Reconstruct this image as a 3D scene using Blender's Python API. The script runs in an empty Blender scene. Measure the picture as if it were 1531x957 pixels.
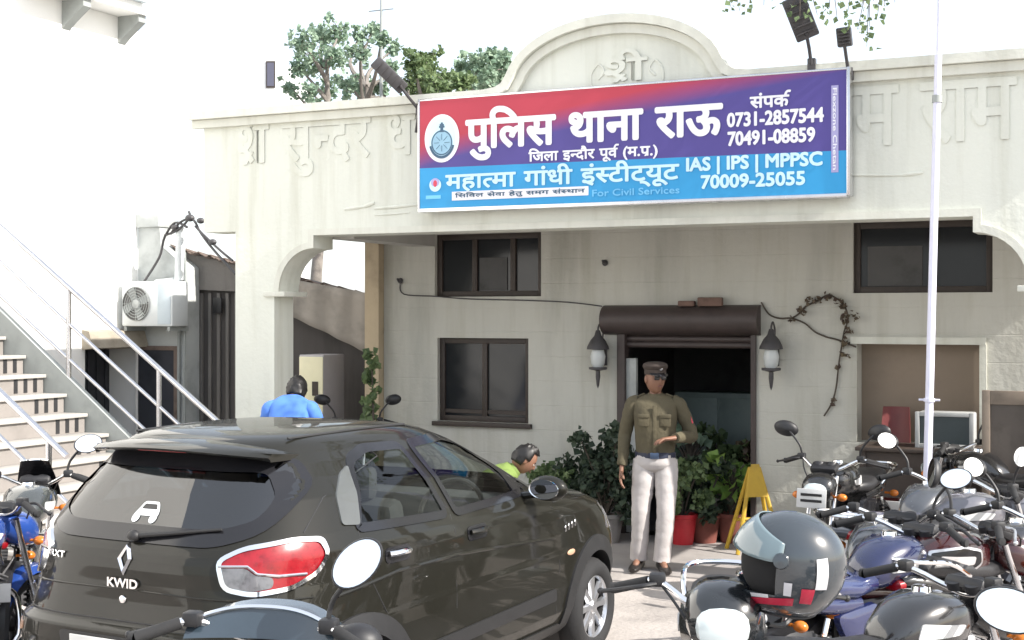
import bpy, bmesh, math, random
from mathutils import Vector, Matrix, geometry
R = math.radians
PI = math.pi
random.seed(7)
sc = bpy.context.scene
COL = sc.collection

# ------------------------------------------------------------------ camera, sky, sun, exposure
CAMZ, YAW, FPX, HOR = 2.05, R(25.0), 2050.0, 470.0
cam = bpy.data.cameras.new('camera')
cam.sensor_width = 36.0
cam.lens = 36.0 * FPX / 1531.0
cam.shift_y = (HOR - 478.5) / 1531.0
cam.clip_start, cam.clip_end = 0.1, 3000.0
cam_ob = bpy.data.objects.new('camera', cam)
COL.objects.link(cam_ob)
cam_ob.location = (0, 0, CAMZ)
cam_ob.rotation_euler = (R(90), 0, YAW)
sc.camera = cam_ob

SUN_EL, SUN_AZ = R(37), R(94)          # azimuth clockwise from +Y: along the facade, a little in front of it
world = bpy.data.worlds.new('World')
sc.world = world
world.use_nodes = True
wn = world.node_tree
sky = wn.nodes.new('ShaderNodeTexSky')
sky.sky_type = 'NISHITA'
sky.sun_disc = False
sky.sun_elevation = SUN_EL
sky.sun_rotation = SUN_AZ
sky.air_density, sky.dust_density, sky.ozone_density = 1.0, 2.0, 1.0
bg = wn.nodes['Background']
hz = wn.nodes.new('ShaderNodeMixRGB'); hz.inputs[0].default_value = 0.55       # thin bright haze over the whole sky
hz.inputs[2].default_value = (4.6, 4.75, 4.9, 1)
wn.links.new(sky.outputs[0], hz.inputs[1]); wn.links.new(hz.outputs[0], bg.inputs[0])
bg.inputs[1].default_value = 0.13
sun = bpy.data.lights.new('sun', 'SUN')
sun.energy = 3.4
sun.angle = R(0.5)
sun.color = (1.0, 0.95, 0.88)
sun_ob = bpy.data.objects.new('sun', sun)
COL.objects.link(sun_ob)
sd = Vector((math.sin(SUN_AZ) * math.cos(SUN_EL), math.cos(SUN_AZ) * math.cos(SUN_EL), math.sin(SUN_EL)))
sun_ob.rotation_euler = sd.to_track_quat('Z', 'Y').to_euler()
sc.view_settings.view_transform = 'Standard'
sc.view_settings.look = 'None'
sc.view_settings.gamma = 1.0
sc.view_settings.exposure = 1.30
sc.view_settings.use_curve_mapping = False
sc.cycles.max_bounces = 6
sc.cycles.transparent_max_bounces = 12
sc.cycles.use_denoising = True

# ------------------------------------------------------------------ geometry of the site (measured once)
CY, SY = math.cos(YAW), math.sin(YAW)
def ray(px, py):
    X, d = (px - 765.5) / FPX, (py - HOR) / FPX
    return (X * CY - SY, X * SY + CY, -d)
def atv(px, py, v):
    u, w, z = ray(px, py); t = v / w
    return Vector((u * t, v, CAMZ + z * t))
def atu(px, py, uu):
    u, w, z = ray(px, py); t = uu / u
    return Vector((uu, w * t, CAMZ + z * t))
def atd(px, py, Z):
    u, w, z = ray(px, py)
    return Vector((u * Z, w * Z, CAMZ + z * Z))
VF, VB = 10.2, 12.03        # facade plane, back wall of the porch

# ------------------------------------------------------------------ materials
def mat(name, col, rough=0.6, metal=0.0, var=0.12, scale=6.0, bump=0.0, coat=0.0, streak=False, spec=None, bscale=None, dirt=None):
    m = bpy.data.materials.new(name); m.use_nodes = True
    nt = m.node_tree; b = nt.nodes['Principled BSDF']
    b.inputs['Roughness'].default_value = rough
    b.inputs['Metallic'].default_value = metal
    if coat: b.inputs['Coat Weight'].default_value = coat; b.inputs['Coat Roughness'].default_value = 0.04
    if spec is not None: b.inputs['Specular IOR Level'].default_value = spec
    c = (*col, 1)
    if var <= 0:
        b.inputs['Base Color'].default_value = c
    else:
        tc = nt.nodes.new('ShaderNodeTexCoord'); mp = nt.nodes.new('ShaderNodeMapping')
        nt.links.new(tc.outputs['Object'], mp.inputs[0])
        if streak: mp.inputs['Scale'].default_value = (1, 1, 0.16)
        n = nt.nodes.new('ShaderNodeTexNoise'); n.inputs['Scale'].default_value = scale
        n.inputs['Detail'].default_value = 6; n.inputs['Roughness'].default_value = 0.62
        nt.links.new(mp.outputs[0], n.inputs['Vector'])
        rp = nt.nodes.new('ShaderNodeValToRGB')
        rp.color_ramp.elements[0].position = 0.28; rp.color_ramp.elements[1].position = 0.72
        lo = dirt if dirt else tuple(x * (1 - var * 1.6) for x in col)
        rp.color_ramp.elements[0].color = (*lo, 1)
        rp.color_ramp.elements[1].color = (*[min(1, x * (1 + var * .5)) for x in col], 1)
        e = rp.color_ramp.elements.new(0.5); e.color = c
        nt.links.new(n.outputs['Fac'], rp.inputs[0]); nt.links.new(rp.outputs[0], b.inputs['Base Color'])
        if streak:      # rain streaks and grey blotches in the paint
            m3 = nt.nodes.new('ShaderNodeMapping'); m3.inputs['Scale'].default_value = (5.5, 5.5, 0.45); nt.links.new(tc.outputs['Object'], m3.inputs[0])
            n3 = nt.nodes.new('ShaderNodeTexNoise'); n3.inputs['Scale'].default_value = 1.0; n3.inputs['Detail'].default_value = 7; n3.inputs['Roughness'].default_value = .6; nt.links.new(m3.outputs[0], n3.inputs['Vector'])
            r3 = nt.nodes.new('ShaderNodeValToRGB'); r3.color_ramp.elements[0].position = .50; r3.color_ramp.elements[1].position = .76
            r3.color_ramp.elements[0].color = (1, 1, 1, 1); r3.color_ramp.elements[1].color = (.82, .81, .77, 1); nt.links.new(n3.outputs['Fac'], r3.inputs[0])
            mu = nt.nodes.new('ShaderNodeMixRGB'); mu.blend_type = 'MULTIPLY'; mu.inputs[0].default_value = 1.0
            nt.links.new(rp.outputs[0], mu.inputs[1]); nt.links.new(r3.outputs[0], mu.inputs[2]); nt.links.new(mu.outputs[0], b.inputs['Base Color'])
        rr = nt.nodes.new('ShaderNodeMapRange'); rr.inputs['To Min'].default_value = max(0, rough - .08); rr.inputs['To Max'].default_value = min(1, rough + .08)
        nt.links.new(n.outputs['Fac'], rr.inputs['Value']); nt.links.new(rr.outputs[0], b.inputs['Roughness'])
        if bump:
            n2 = nt.nodes.new('ShaderNodeTexNoise'); n2.inputs['Scale'].default_value = bscale or scale * 6; n2.inputs['Detail'].default_value = 5
            nt.links.new(tc.outputs['Object'], n2.inputs['Vector'])
            bp = nt.nodes.new('ShaderNodeBump'); bp.inputs['Strength'].default_value = bump; bp.inputs['Distance'].default_value = 0.02
            nt.links.new(n2.outputs['Fac'], bp.inputs['Height']); nt.links.new(bp.outputs[0], b.inputs['Normal'])
    return m

def glass_mat(name, tint, refl_rough=0.02, f0=0.06):
    m = bpy.data.materials.new(name); m.use_nodes = True
    nt = m.node_tree; nt.nodes.clear()
    o = nt.nodes.new('ShaderNodeOutputMaterial'); t = nt.nodes.new('ShaderNodeBsdfTransparent'); g = nt.nodes.new('ShaderNodeBsdfGlossy')
    t.inputs[0].default_value = (*tint, 1); g.inputs['Roughness'].default_value = refl_rough
    # Schlick reflection that does not care which way the sheet faces
    ge = nt.nodes.new('ShaderNodeNewGeometry'); dp = nt.nodes.new('ShaderNodeVectorMath'); dp.operation = 'DOT_PRODUCT'
    nt.links.new(ge.outputs['Normal'], dp.inputs[0]); nt.links.new(ge.outputs['Incoming'], dp.inputs[1])
    def mm(op, a, b):
        n = nt.nodes.new('ShaderNodeMath'); n.operation = op
        for i, q in enumerate((a, b)):
            if isinstance(q, float): n.inputs[i].default_value = q
            elif q is not None: nt.links.new(q, n.inputs[i])
        return n.outputs[0]
    f5 = mm('POWER', mm('SUBTRACT', 1.0, mm('ABSOLUTE', dp.outputs['Value'], None)), 5.0)
    fr = mm('ADD', mm('MULTIPLY', f5, 1.0 - f0), f0)
    mx = nt.nodes.new('ShaderNodeMixShader')
    nt.links.new(fr, mx.inputs[0]); nt.links.new(t.outputs[0], mx.inputs[1]); nt.links.new(g.outputs[0], mx.inputs[2])
    nt.links.new(mx.outputs[0], o.inputs[0])
    return m

def leaf_mat(name, a, b2):
    m = bpy.data.materials.new(name); m.use_nodes = True
    nt = m.node_tree; b = nt.nodes['Principled BSDF']; b.inputs['Roughness'].default_value = 0.55
    g = nt.nodes.new('ShaderNodeNewGeometry'); rp = nt.nodes.new('ShaderNodeValToRGB')
    rp.color_ramp.elements[0].color = (*a, 1); rp.color_ramp.elements[1].color = (*b2, 1)
    nt.links.new(g.outputs['Random Per Island'], rp.inputs[0]); nt.links.new(rp.outputs[0], b.inputs['Base Color'])
    tr = nt.nodes.new('ShaderNodeBsdfTranslucent'); nt.links.new(rp.outputs[0], tr.inputs[0])
    mx = nt.nodes.new('ShaderNodeMixShader'); mx.inputs[0].default_value = 0.3
    nt.links.new(b.outputs[0], mx.inputs[1]); nt.links.new(tr.outputs[0], mx.inputs[2])
    nt.links.new(mx.outputs[0], nt.nodes['Material Output'].inputs[0])
    return m

# ------------------------------------------------------------------ mesh helpers
def cdt(poly):
    """triangles (vertex indices) of a simple polygon"""
    n = len(poly)
    r = geometry.delaunay_2d_cdt([Vector((float(p[0]), float(p[1]))) for p in poly], [(i, (i + 1) % n) for i in range(n)], [list(range(n))], 1, 1e-7)
    orig = r[3]
    return [[orig[i][0] for i in f] for f in r[2]]
class MB:
    def __init__(s): s.bm = bmesh.new()
    def box(s, c, size, rot=None, bev=0.0):
        r = bmesh.ops.create_cube(s.bm, size=1.0)
        vs = r['verts']
        M = Matrix.Translation(c) @ (rot.to_4x4() if rot is not None else Matrix.Identity(4)) @ Matrix.Diagonal((*size, 1))
        bmesh.ops.transform(s.bm, matrix=M, verts=vs)
        if bev:
            es = list({e for v in vs for e in v.link_edges})
            bmesh.ops.bevel(s.bm, geom=es, offset=bev, segments=2, affect='EDGES', profile=0.5)
        return s
    def b2(s, lo, hi, bev=0.0):
        lo, hi = Vector(lo), Vector(hi)
        return s.box((lo + hi) / 2, [abs(a) for a in (hi - lo)], bev=bev)
    def tube(s, pts, r, n=8, cap=True, flat=None):
        pts = [Vector(p) for p in pts]
        rs = r if isinstance(r, (list, tuple)) else [r] * len(pts)
        rings = []; prev = None
        for i, p in enumerate(pts):
            d = (pts[min(i + 1, len(pts) - 1)] - pts[max(i - 1, 0)]).normalized()
            if prev is None:
                a = d.orthogonal().normalized() if flat is None else (Vector(flat) - d * Vector(flat).dot(d)).normalized()
            else:
                a = (prev - d * prev.dot(d)).normalized()
            prev = a; b = d.cross(a)
            rings.append([s.bm.verts.new(p + (a * math.cos(2 * PI * k / n) + b * math.sin(2 * PI * k / n)) * rs[i]) for k in range(n)])
        for i in range(len(rings) - 1):
            for k in range(n):
                s.bm.faces.new((rings[i][k], rings[i][(k + 1) % n], rings[i + 1][(k + 1) % n], rings[i + 1][k]))
        if cap:
            s.bm.faces.new(rings[0][::-1]); s.bm.faces.new(rings[-1])
        return s
    def lathe(s, prof, M=None, n=20, a0=0, a1=2 * PI):
        """prof: (radius, height) about local z; M places it"""
        M = M or Matrix.Identity(4)
        full = abs(a1 - a0 - 2 * PI) < 1e-6
        m = n if full else n + 1
        rings = [[s.bm.verts.new(M @ Vector((r * math.cos(a0 + (a1 - a0) * k / n), r * math.sin(a0 + (a1 - a0) * k / n), h))) for k in range(m)] for r, h in [(max(q[0], 1e-4), q[1]) for q in prof]]
        for i in range(len(rings) - 1):
            for k in range(n):
                s.bm.faces.new((rings[i][k], rings[i][(k + 1) % m], rings[i + 1][(k + 1) % m], rings[i + 1][k]))
        return s
    def rings(s, rings, cap=True):
        vr = [[s.bm.verts.new(Vector(p)) for p in r] for r in rings]
        n = len(vr[0])
        for i in range(len(vr) - 1):
            for k in range(n):
                s.bm.faces.new((vr[i][k], vr[i][(k + 1) % n], vr[i + 1][(k + 1) % n], vr[i + 1][k]))
        if cap:
            s.bm.faces.new(vr[0][::-1]); s.bm.faces.new(vr[-1])
        return s
    def prism(s, poly, f0, f1):
        """poly of 2-D points, f0/f1 map (a,b) to the two end faces"""
        A = [s.bm.verts.new(Vector(f0(*p))) for p in poly]; B = [s.bm.verts.new(Vector(f1(*p))) for p in poly]
        n = len(poly)
        for k in range(n):
            s.bm.faces.new((A[k], B[k], B[(k + 1) % n], A[(k + 1) % n]))
        for t in cdt(poly):
            s.bm.faces.new([A[i] for i in t]); s.bm.faces.new([B[i] for i in t[::-1]])
        return s
    def quad(s, *ps):
        s.bm.faces.new([s.bm.verts.new(Vector(p)) for p in ps]); return s
    def sphere(s, c, rad, nu=16, nv=10, M=None):
        r = bmesh.ops.create_uvsphere(s.bm, u_segments=nu, v_segments=nv, radius=1.0)
        rad = rad if isinstance(rad, (tuple, list)) else (rad,) * 3
        bmesh.ops.transform(s.bm, matrix=Matrix.Translation(c) @ (M.to_4x4() if M is not None else Matrix.Identity(4)) @ Matrix.Diagonal((*rad, 1)), verts=r['verts'])
        return s
    def torus(s, c, Rr, r, axis='X', n=36, m=10, sq=1.0):
        vs = []
        for i in range(n):
            a = 2 * PI * i / n
            row = []
            for k in range(m):
                b = 2 * PI * k / m
                rr = Rr + r * math.cos(b); h = r * sq * math.sin(b)
                p = {'X': (h, rr * math.cos(a), rr * math.sin(a)), 'Y': (rr * math.cos(a), h, rr * math.sin(a)), 'Z': (rr * math.cos(a), rr * math.sin(a), h)}[axis]
                row.append(s.bm.verts.new(Vector(c) + Vector(p)))
            vs.append(row)
        for i in range(n):
            for k in range(m):
                s.bm.faces.new((vs[i][k], vs[(i + 1) % n][k], vs[(i + 1) % n][(k + 1) % m], vs[i][(k + 1) % m]))
        return s
    def build(s, name, m, parent=None, smooth=True, angle=40):
        bmesh.ops.recalc_face_normals(s.bm, faces=s.bm.faces[:])
        me = bpy.data.meshes.new(name); s.bm.to_mesh(me); s.bm.free()
        for mm in (m if isinstance(m, (list, tuple)) else [m]): me.materials.append(mm)
        if smooth:
            me.polygons.foreach_set('use_smooth', [True] * len(me.polygons))
            try: me.set_sharp_from_angle(angle=R(angle))
            except Exception: pass
        o = bpy.data.objects.new(name, me); COL.objects.link(o)
        if parent is not None: o.parent = parent
        return o

def tag(o, label, cat, group=None, kind=None):
    if label: o['label'] = label
    if cat: o['category'] = cat
    if group: o['group'] = group
    if kind: o['kind'] = kind
    return o
def thing(name, label, cat, loc=(0, 0, 0), rotz=0.0, group=None, rot=None):
    o = bpy.data.objects.new(name, None); COL.objects.link(o)
    o.empty_display_size = 0.2
    o.location = loc
    o.rotation_euler = rot if rot is not None else (0, 0, rotz)
    return tag(o, label, cat, group)
def struct(name, mb, m, label=None):
    o = mb.build(name, m); o['kind'] = 'structure'
    return o
def copy_tree(o, parent=None):
    c = o.copy(); COL.objects.link(c)
    if parent is not None: c.parent = parent
    for ch in list(o.children): copy_tree(ch, c)
    return c
def lerp(a, b, t): return a + (b - a) * t
def interp(tab, z):
    if z <= tab[0][0]: return tab[0][1:]
    for i in range(len(tab) - 1):
        if z <= tab[i + 1][0]:
            t = (z - tab[i][0]) / (tab[i + 1][0] - tab[i][0])
            return tuple(lerp(a, b, t) for a, b in zip(tab[i][1:], tab[i + 1][1:]))
    return tab[-1][1:]
def spline(pts, n=6):
    """Catmull-Rom through the points"""
    P = [Vector(p) for p in pts]; out = []
    for i in range(len(P) - 1):
        p0, p1, p2, p3 = P[max(i - 1, 0)], P[i], P[i + 1], P[min(i + 2, len(P) - 1)]
        for k in range(n):
            t = k / n
            out.append(0.5 * ((2 * p1) + (p2 - p0) * t + (2 * p0 - 5 * p1 + 4 * p2 - p3) * t * t + (3 * p1 - p0 - 3 * p2 + p3) * t ** 3))
    out.append(P[-1]); return out

# ------------------------------------------------------------------ lettering
def text_mesh(s, size=1.0, res=3):
    c = bpy.data.curves.new('lettering', 'FONT'); c.body = s; c.size = size; c.resolution_u = res
    o = bpy.data.objects.new('lettering', c); COL.objects.link(o)
    dg = bpy.context.evaluated_depsgraph_get(); dg.update()
    me = bpy.data.meshes.new_from_object(o.evaluated_get(dg), depsgraph=dg)
    bpy.data.objects.remove(o); bpy.data.curves.remove(c)
    return me
_adv = {}
def advance(s):
    if s not in _adv:
        def w(q):
            m = text_mesh(q); xs = [v.co.x for v in m.vertices]; r = (max(xs) - min(xs)) if xs else 0
            bpy.data.meshes.remove(m); return r
        _adv[s] = max(0.0, w(s + s) - w(s))
    return _adv[s]
def layout(tokens):
    """tokens: strings, (string, crop) half forms, ('reph',) hooks, ' ' gaps -> list of (mesh, x offset, crop, mirror)"""
    x = 0.0; out = []
    for t in tokens:
        if t == ' ': x += 0.34; continue
        crop = None; mir = False; s = t
        if isinstance(t, tuple):
            if t[0] == 'reph':
                m = text_mesh('े'); out.append((m, x - 0.12, None, True)); continue
            if t[0] == 'rakar':
                out.append(('rakar', x - 0.30, None, False)); continue
            s, crop = t
        m = text_mesh(s); a = advance(s)
        out.append((m, x, crop, mir)); x += a * (crop if crop else 1.0)
    return out
def lettering(tokens, p0, ux, uz, un, width, height, bold=0.0, depth=0.0, stretch=True):
    """MB with lettering filling width x height from corner p0 (left, baseline box bottom)"""
    if isinstance(tokens, str): tokens = [tokens]
    tmp = bmesh.new()
    for m, x, crop, mir in layout(tokens):
        if m == 'rakar':
            vs = [tmp.verts.new(Vector((x + a, b, 0))) for a, b in ((0.0, -.02), (.06, -.02), (.2, .17), (.14, .17))]
            tmp.faces.new(vs); continue
        if crop:
            b_ = bmesh.new(); b_.from_mesh(m); xs = [v.co.x for v in b_.verts]; lim = min(xs) + (max(xs) - min(xs)) * crop
            bmesh.ops.triangulate(b_, faces=b_.faces[:])
            bmesh.ops.bisect_plane(b_, geom=b_.verts[:] + b_.edges[:] + b_.faces[:], dist=1e-6, plane_co=(lim, 0, 0), plane_no=(1, 0, 0), clear_outer=True)
            b_.to_mesh(m); b_.free()
        n0 = len(tmp.verts); tmp.from_mesh(m); tmp.verts.ensure_lookup_table()
        nv = tmp.verts[n0:]
        if mir:
            xs = [v.co.x for v in nv]; cx = (max(xs) + min(xs)) / 2; w = (max(xs) - min(xs))
            for v in nv: v.co.x = 2 * cx - v.co.x
            dx = x - (cx - w / 2) - w * .3
            for v in nv: v.co.x += dx
        else:
            for v in nv: v.co.x += x
        bpy.data.meshes.remove(m)
    bmesh.ops.remove_doubles(tmp, verts=tmp.verts[:], dist=1e-5)
    xs = [v.co.x for v in tmp.verts]; ys = [v.co.y for v in tmp.verts]
    x0, y0 = min(xs), min(ys); sx = width / (max(xs) - x0); sy = height / (max(ys) - y0)
    if not stretch: sx = sy = min(sx, sy)
    # islands get their own tiny depth so that touching strokes never share a plane
    seen = set(); isl = []
    tmp.verts.ensure_lookup_table()
    for v in tmp.verts:
        if v in seen: continue
        st = [v]; g = []; seen.add(v)
        while st:
            q = st.pop(); g.append(q)
            for e in q.link_edges:
                w = e.other_vert(q)
                if w not in seen: seen.add(w); st.append(w)
        isl.append(g)
    idx = {}
    for i, g in enumerate(isl):
        for v in g: idx[v] = i
    out = MB()
    shifts = [(0, 0)] if not bold else [(math.cos(a) * bold, math.sin(a) * bold) for a in [k * PI / 5 for k in range(10)]]
    p0, ux, uz, un = Vector(p0), Vector(ux), Vector(uz), Vector(un)
    for k, (ox, oy) in enumerate(shifts):
        vm = {}
        for v in tmp.verts:
            h = 0.0006 * (idx[v] % 4) + 0.00013 * k
            vm[v] = out.bm.verts.new(p0 + ux * ((v.co.x - x0) * sx + ox) + uz * ((v.co.y - y0) * sy + oy) + un * h)
        for f in tmp.faces:
            try: out.bm.faces.new([vm[v] for v in f.verts])
            except ValueError: pass
    tmp.free()
    if depth:
        r = bmesh.ops.extrude_face_region(out.bm, geom=out.bm.faces[:])
        bmesh.ops.translate(out.bm, vec=un * depth, verts=[e for e in r['geom'] if isinstance(e, bmesh.types.BMVert)])
    return out
# ------------------------------------------------------------------ shared materials
M = {}
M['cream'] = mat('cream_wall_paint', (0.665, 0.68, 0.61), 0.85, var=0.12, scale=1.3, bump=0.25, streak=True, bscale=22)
M['cream_trim'] = mat('cream_trim_paint', (0.64, 0.645, 0.575), 0.8, var=0.10, scale=2.5, bump=0.15, streak=True, bscale=30)
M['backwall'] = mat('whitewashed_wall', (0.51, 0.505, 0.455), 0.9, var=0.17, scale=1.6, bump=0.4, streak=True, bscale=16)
M['ceiling'] = mat('porch_ceiling_paint', (0.45, 0.44, 0.41), 0.9, var=0.1, scale=2)
M['post'] = mat('ochre_post_paint', (0.44, 0.36, 0.25), 0.85, var=0.15, scale=4)
M['white'] = mat('white_wall_paint', (0.82, 0.82, 0.80), 0.85, var=0.04, scale=0.8, bump=0.1)
M['bluewhite'] = mat('pale_blue_paint', (0.55, 0.62, 0.66), 0.8, var=0.06)
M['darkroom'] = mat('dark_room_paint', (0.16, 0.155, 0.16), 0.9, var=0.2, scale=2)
M['win_frame'] = mat('brown_window_frame', (0.045, 0.034, 0.028), 0.55, var=0.2, scale=14)
M['pane'] = mat('dark_window_pane', (0.018, 0.02, 0.023), 0.12, var=0, spec=0.35)
M['winpatch'] = mat('grey_window_patch', (0.09, 0.09, 0.09), 0.9, var=0.25, scale=4)
M['shutter'] = mat('brown_rolling_shutter', (0.06, 0.045, 0.042), 0.55, var=0.15, scale=8)
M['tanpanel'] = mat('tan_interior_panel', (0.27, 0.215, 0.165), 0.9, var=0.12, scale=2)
M['ground'] = mat('dusty_paving', (0.40, 0.365, 0.34), 0.95, var=0.28, scale=0.9, bump=0.5, bscale=24)
M['floor'] = mat('porch_floor_stone', (0.34, 0.315, 0.30), 0.8, var=0.16, scale=1.2, bump=0.25)
M['steel'] = mat('stainless_steel', (0.62, 0.62, 0.64), 0.25, metal=1.0, var=0.06, scale=9)
M['greysteel'] = mat('grey_painted_steel', (0.30, 0.32, 0.31), 0.5, var=0.1)
M['black'] = mat('black_plastic', (0.016, 0.016, 0.018), 0.5, var=0.2, scale=20)
M['blackgloss'] = mat('black_gloss_plastic', (0.012, 0.012, 0.014), 0.15, var=0)
M['darkmetal'] = mat('dark_lamp_metal', (0.055, 0.052, 0.055), 0.5, var=0.2, scale=12)
M['lampglass'] = mat('frosted_lamp_glass', (0.55, 0.58, 0.58), 0.3, var=0.05)
M['chrome'] = mat('chrome', (0.86, 0.86, 0.87), 0.08, metal=1.0, var=0)
M['mirror'] = mat('mirror_glass', (0.95, 0.96, 0.97), 0.0, metal=1.0, var=0)
M['rubber'] = mat('tyre_rubber', (0.02, 0.02, 0.021), 0.85, var=0.2, scale=20)
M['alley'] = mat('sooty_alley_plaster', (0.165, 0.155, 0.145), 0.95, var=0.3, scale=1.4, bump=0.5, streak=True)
M['greyplaster'] = mat('grey_plaster', (0.46, 0.48, 0.47), 0.9, var=0.28, scale=1.5, bump=0.3)
M['rust'] = mat('rusted_sheet', (0.16, 0.12, 0.10), 0.8, var=0.35, scale=5)

# ------------------------------------------------------------------ ground
mb = MB(); mb.quad((-250, -250, 0), (250, -250, 0), (250, 250, 0), (-250, 250, 0))
struct('ground', mb, M['ground'])
mb = MB(); mb.b2((-7.6, VF + .02, -0.05), (4.3, VB, 0.012))
struct('porch_floor', mb, M['floor'])

# ------------------------------------------------------------------ the police station
def f2(px, py, v=VF):
    p = atv(px, py, v); return p.x, p.z
uL, ZT = f2(305, 178)[0], 3.86
zUnd = f2(330, 347)[1]
uPL, uPi = f2(352, 500)[0], f2(410, 520)[0]
uN, zB = f2(470, 352)
zN = f2(470, 371)[1]
uC, zC = f2(418, 436)
uNr = f2(1455, 325)[0]
uCr = uNr + (uN - uC); uPir = uCr + (uC - uPi); uPr = uPir + (uPi - uPL)
uR = uPr + 0.6
arcL, arcR = f2(765, 135)[0], f2(1082, 104)[0]
arcH = f2(920, 31)[1] - ZT
arc_c, arc_w = (arcL + arcR) / 2, (arcR - arcL) / 2
station = thing('police_station', 'single storey cream police station with arched parapet above a deep open porch', 'police station', (0, 0, 0))

def arch_curve(n, grow=0.0):
    pts = []
    for k in range(n + 1):
        a = PI - PI * k / n
        x = math.cos(a); y = math.sin(a) ** 0.92
        pts.append((arc_c + (arc_w + grow) * x, ZT + (arcH + grow) * y))
    return pts
def quarter(c0, c1, n=10):
    """concave quarter from the capital c0 up to the notch c1"""
    out = []
    for k in range(n + 1):
        a = PI / 2 * k / n
        out.append((c1[0] + (c0[0] - c1[0]) * math.cos(a), c0[1] + (c1[1] - c0[1]) * math.sin(a)))
    return out
out = [(uPL, 0), (uPL, zUnd), (uL, zUnd), (uL, ZT)]
out += arch_curve(28)
out += [(uR, ZT), (uR, zUnd), (uPr, zUnd), (uPr, 0), (uPir, 0), (uPir, zC)]
out += quarter((uCr, zC), (uNr, zN))
out += [(uNr, zB), (uN, zB)]
out += quarter((uC, zC), (uN, zN))[::-1]
out += [(uPi, zC), (uPi, 0)]
mb = MB(); mb.prism(out, lambda a, b: (a, VF, b), lambda a, b: (a, VF + .30, b))
mb.build('facade', M['cream'], station, angle=30)

def sweep(path, n0, n1, v0, v1):
    mbx = MB(); P = [Vector((p[0], 0, p[1])) for p in path]; rg = []
    for i, p in enumerate(P):
        a = (p - P[i - 1]).normalized() if i else (P[1] - p).normalized()
        b = (P[i + 1] - p).normalized() if i < len(P) - 1 else a
        na, nb = Vector((-a.z, 0, a.x)), Vector((-b.z, 0, b.x))
        nn = (na + nb).normalized(); nn = nn / max(.6, nn.dot(na))
        rg.append([p + nn * q + Vector((0, w, 0)) for q, w in ((n0, v0), (n1, v0), (n1, v1), (n0, v1))])
    mbx.rings(rg); return mbx
def corn_path():
    A = arch_curve(28)
    pts = [(uL - .10, ZT), (arcL - .22, ZT), (arcL - .10, ZT + .015), (arcL - .03, ZT + .05)]
    pts += A[2:-2]
    pts += [(arcR + .03, ZT + .05), (arcR + .10, ZT + .015), (arcR + .22, ZT), (uR + .1, ZT)]
    return pts
sweep(corn_path(), -0.035, 0.035, VF - .10, VF + .36).build('cornice', M['cream_trim'], station, angle=30)
sweep(corn_path(), -0.11, -0.038, VF - .055, VF + .004).build('cornice_moulding', M['cream_trim'], station, angle=30)
# beam edging and pillar capitals
ed = [(uPL, zB)]
for (x0, x1) in ((uPi - .10, uC + .07), (uCr - .07, uPir + .1)):
    mb = MB(); mb.b2((x0, VF - .03, zC - .045), (x1, VF + .34, zC), bev=.006)
    mb.build('capital', M['cream_trim'], station)
edge = quarter((uC, zC), (uN, zN)) + [(uN, zB)] + [(uNr, zB)] + quarter((uCr, zC), (uNr, zN))[::-1]
mb = sweep(edge, 0.0, 0.055, VF - .018, VF + .003)
mb.build('arch_edging', M['cream_trim'], station, angle=30)

# walls behind, with openings
def holes_wall(mbx, u0, u1, z0, z1, v, holes, depth):
    us = sorted({u0, u1, *[h[0] for h in holes], *[h[1] for h in holes]}); zs = sorted({z0, z1, *[h[2] for h in holes], *[h[3] for h in holes]})
    for i in range(len(us) - 1):
        for j in range(len(zs) - 1):
            cu, cz = (us[i] + us[i + 1]) / 2, (zs[j] + zs[j + 1]) / 2
            if any(h[0] < cu < h[1] and h[2] < cz < h[3] for h in holes): continue
            mbx.quad((us[i], v, zs[j]), (us[i + 1], v, zs[j]), (us[i + 1], v, zs[j + 1]), (us[i], v, zs[j + 1]))
    for a, b, c, d in holes:
        mbx.quad((a, v, c), (a, v + depth, c), (a, v + depth, d), (a, v, d)); mbx.quad((b, v, c), (b, v, d), (b, v + depth, d), (b, v + depth, c))
        mbx.quad((a, v, d), (a, v + depth, d), (b, v + depth, d), (b, v, d)); mbx.quad((a, v, c), (b, v, c), (b, v + depth, c), (a, v + depth, c))
def hole(x0, y0, x1, y1):
    a, b = atv(x0, y0, VB), atv(x1, y1, VB); return (a.x, b.x, b.z, a.z)
H_ul = hole(650, 351, 809, 443); H_ll = hole(654, 505, 790, 634); H_ur = hole(1275, 333, 1484, 437); H_lr = hole(1281, 514, 1465, 668)
H_do = hole(924, 494, 1131, 640); H_do = (H_do[0], H_do[1], 0.0, H_do[3])
uW = atv(574, 500, VB).x
zCl = zB + 0.20
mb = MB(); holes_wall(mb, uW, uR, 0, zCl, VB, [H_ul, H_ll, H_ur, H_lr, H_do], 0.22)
bw = mb.build('back_wall', M['backwall'], station)
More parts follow.
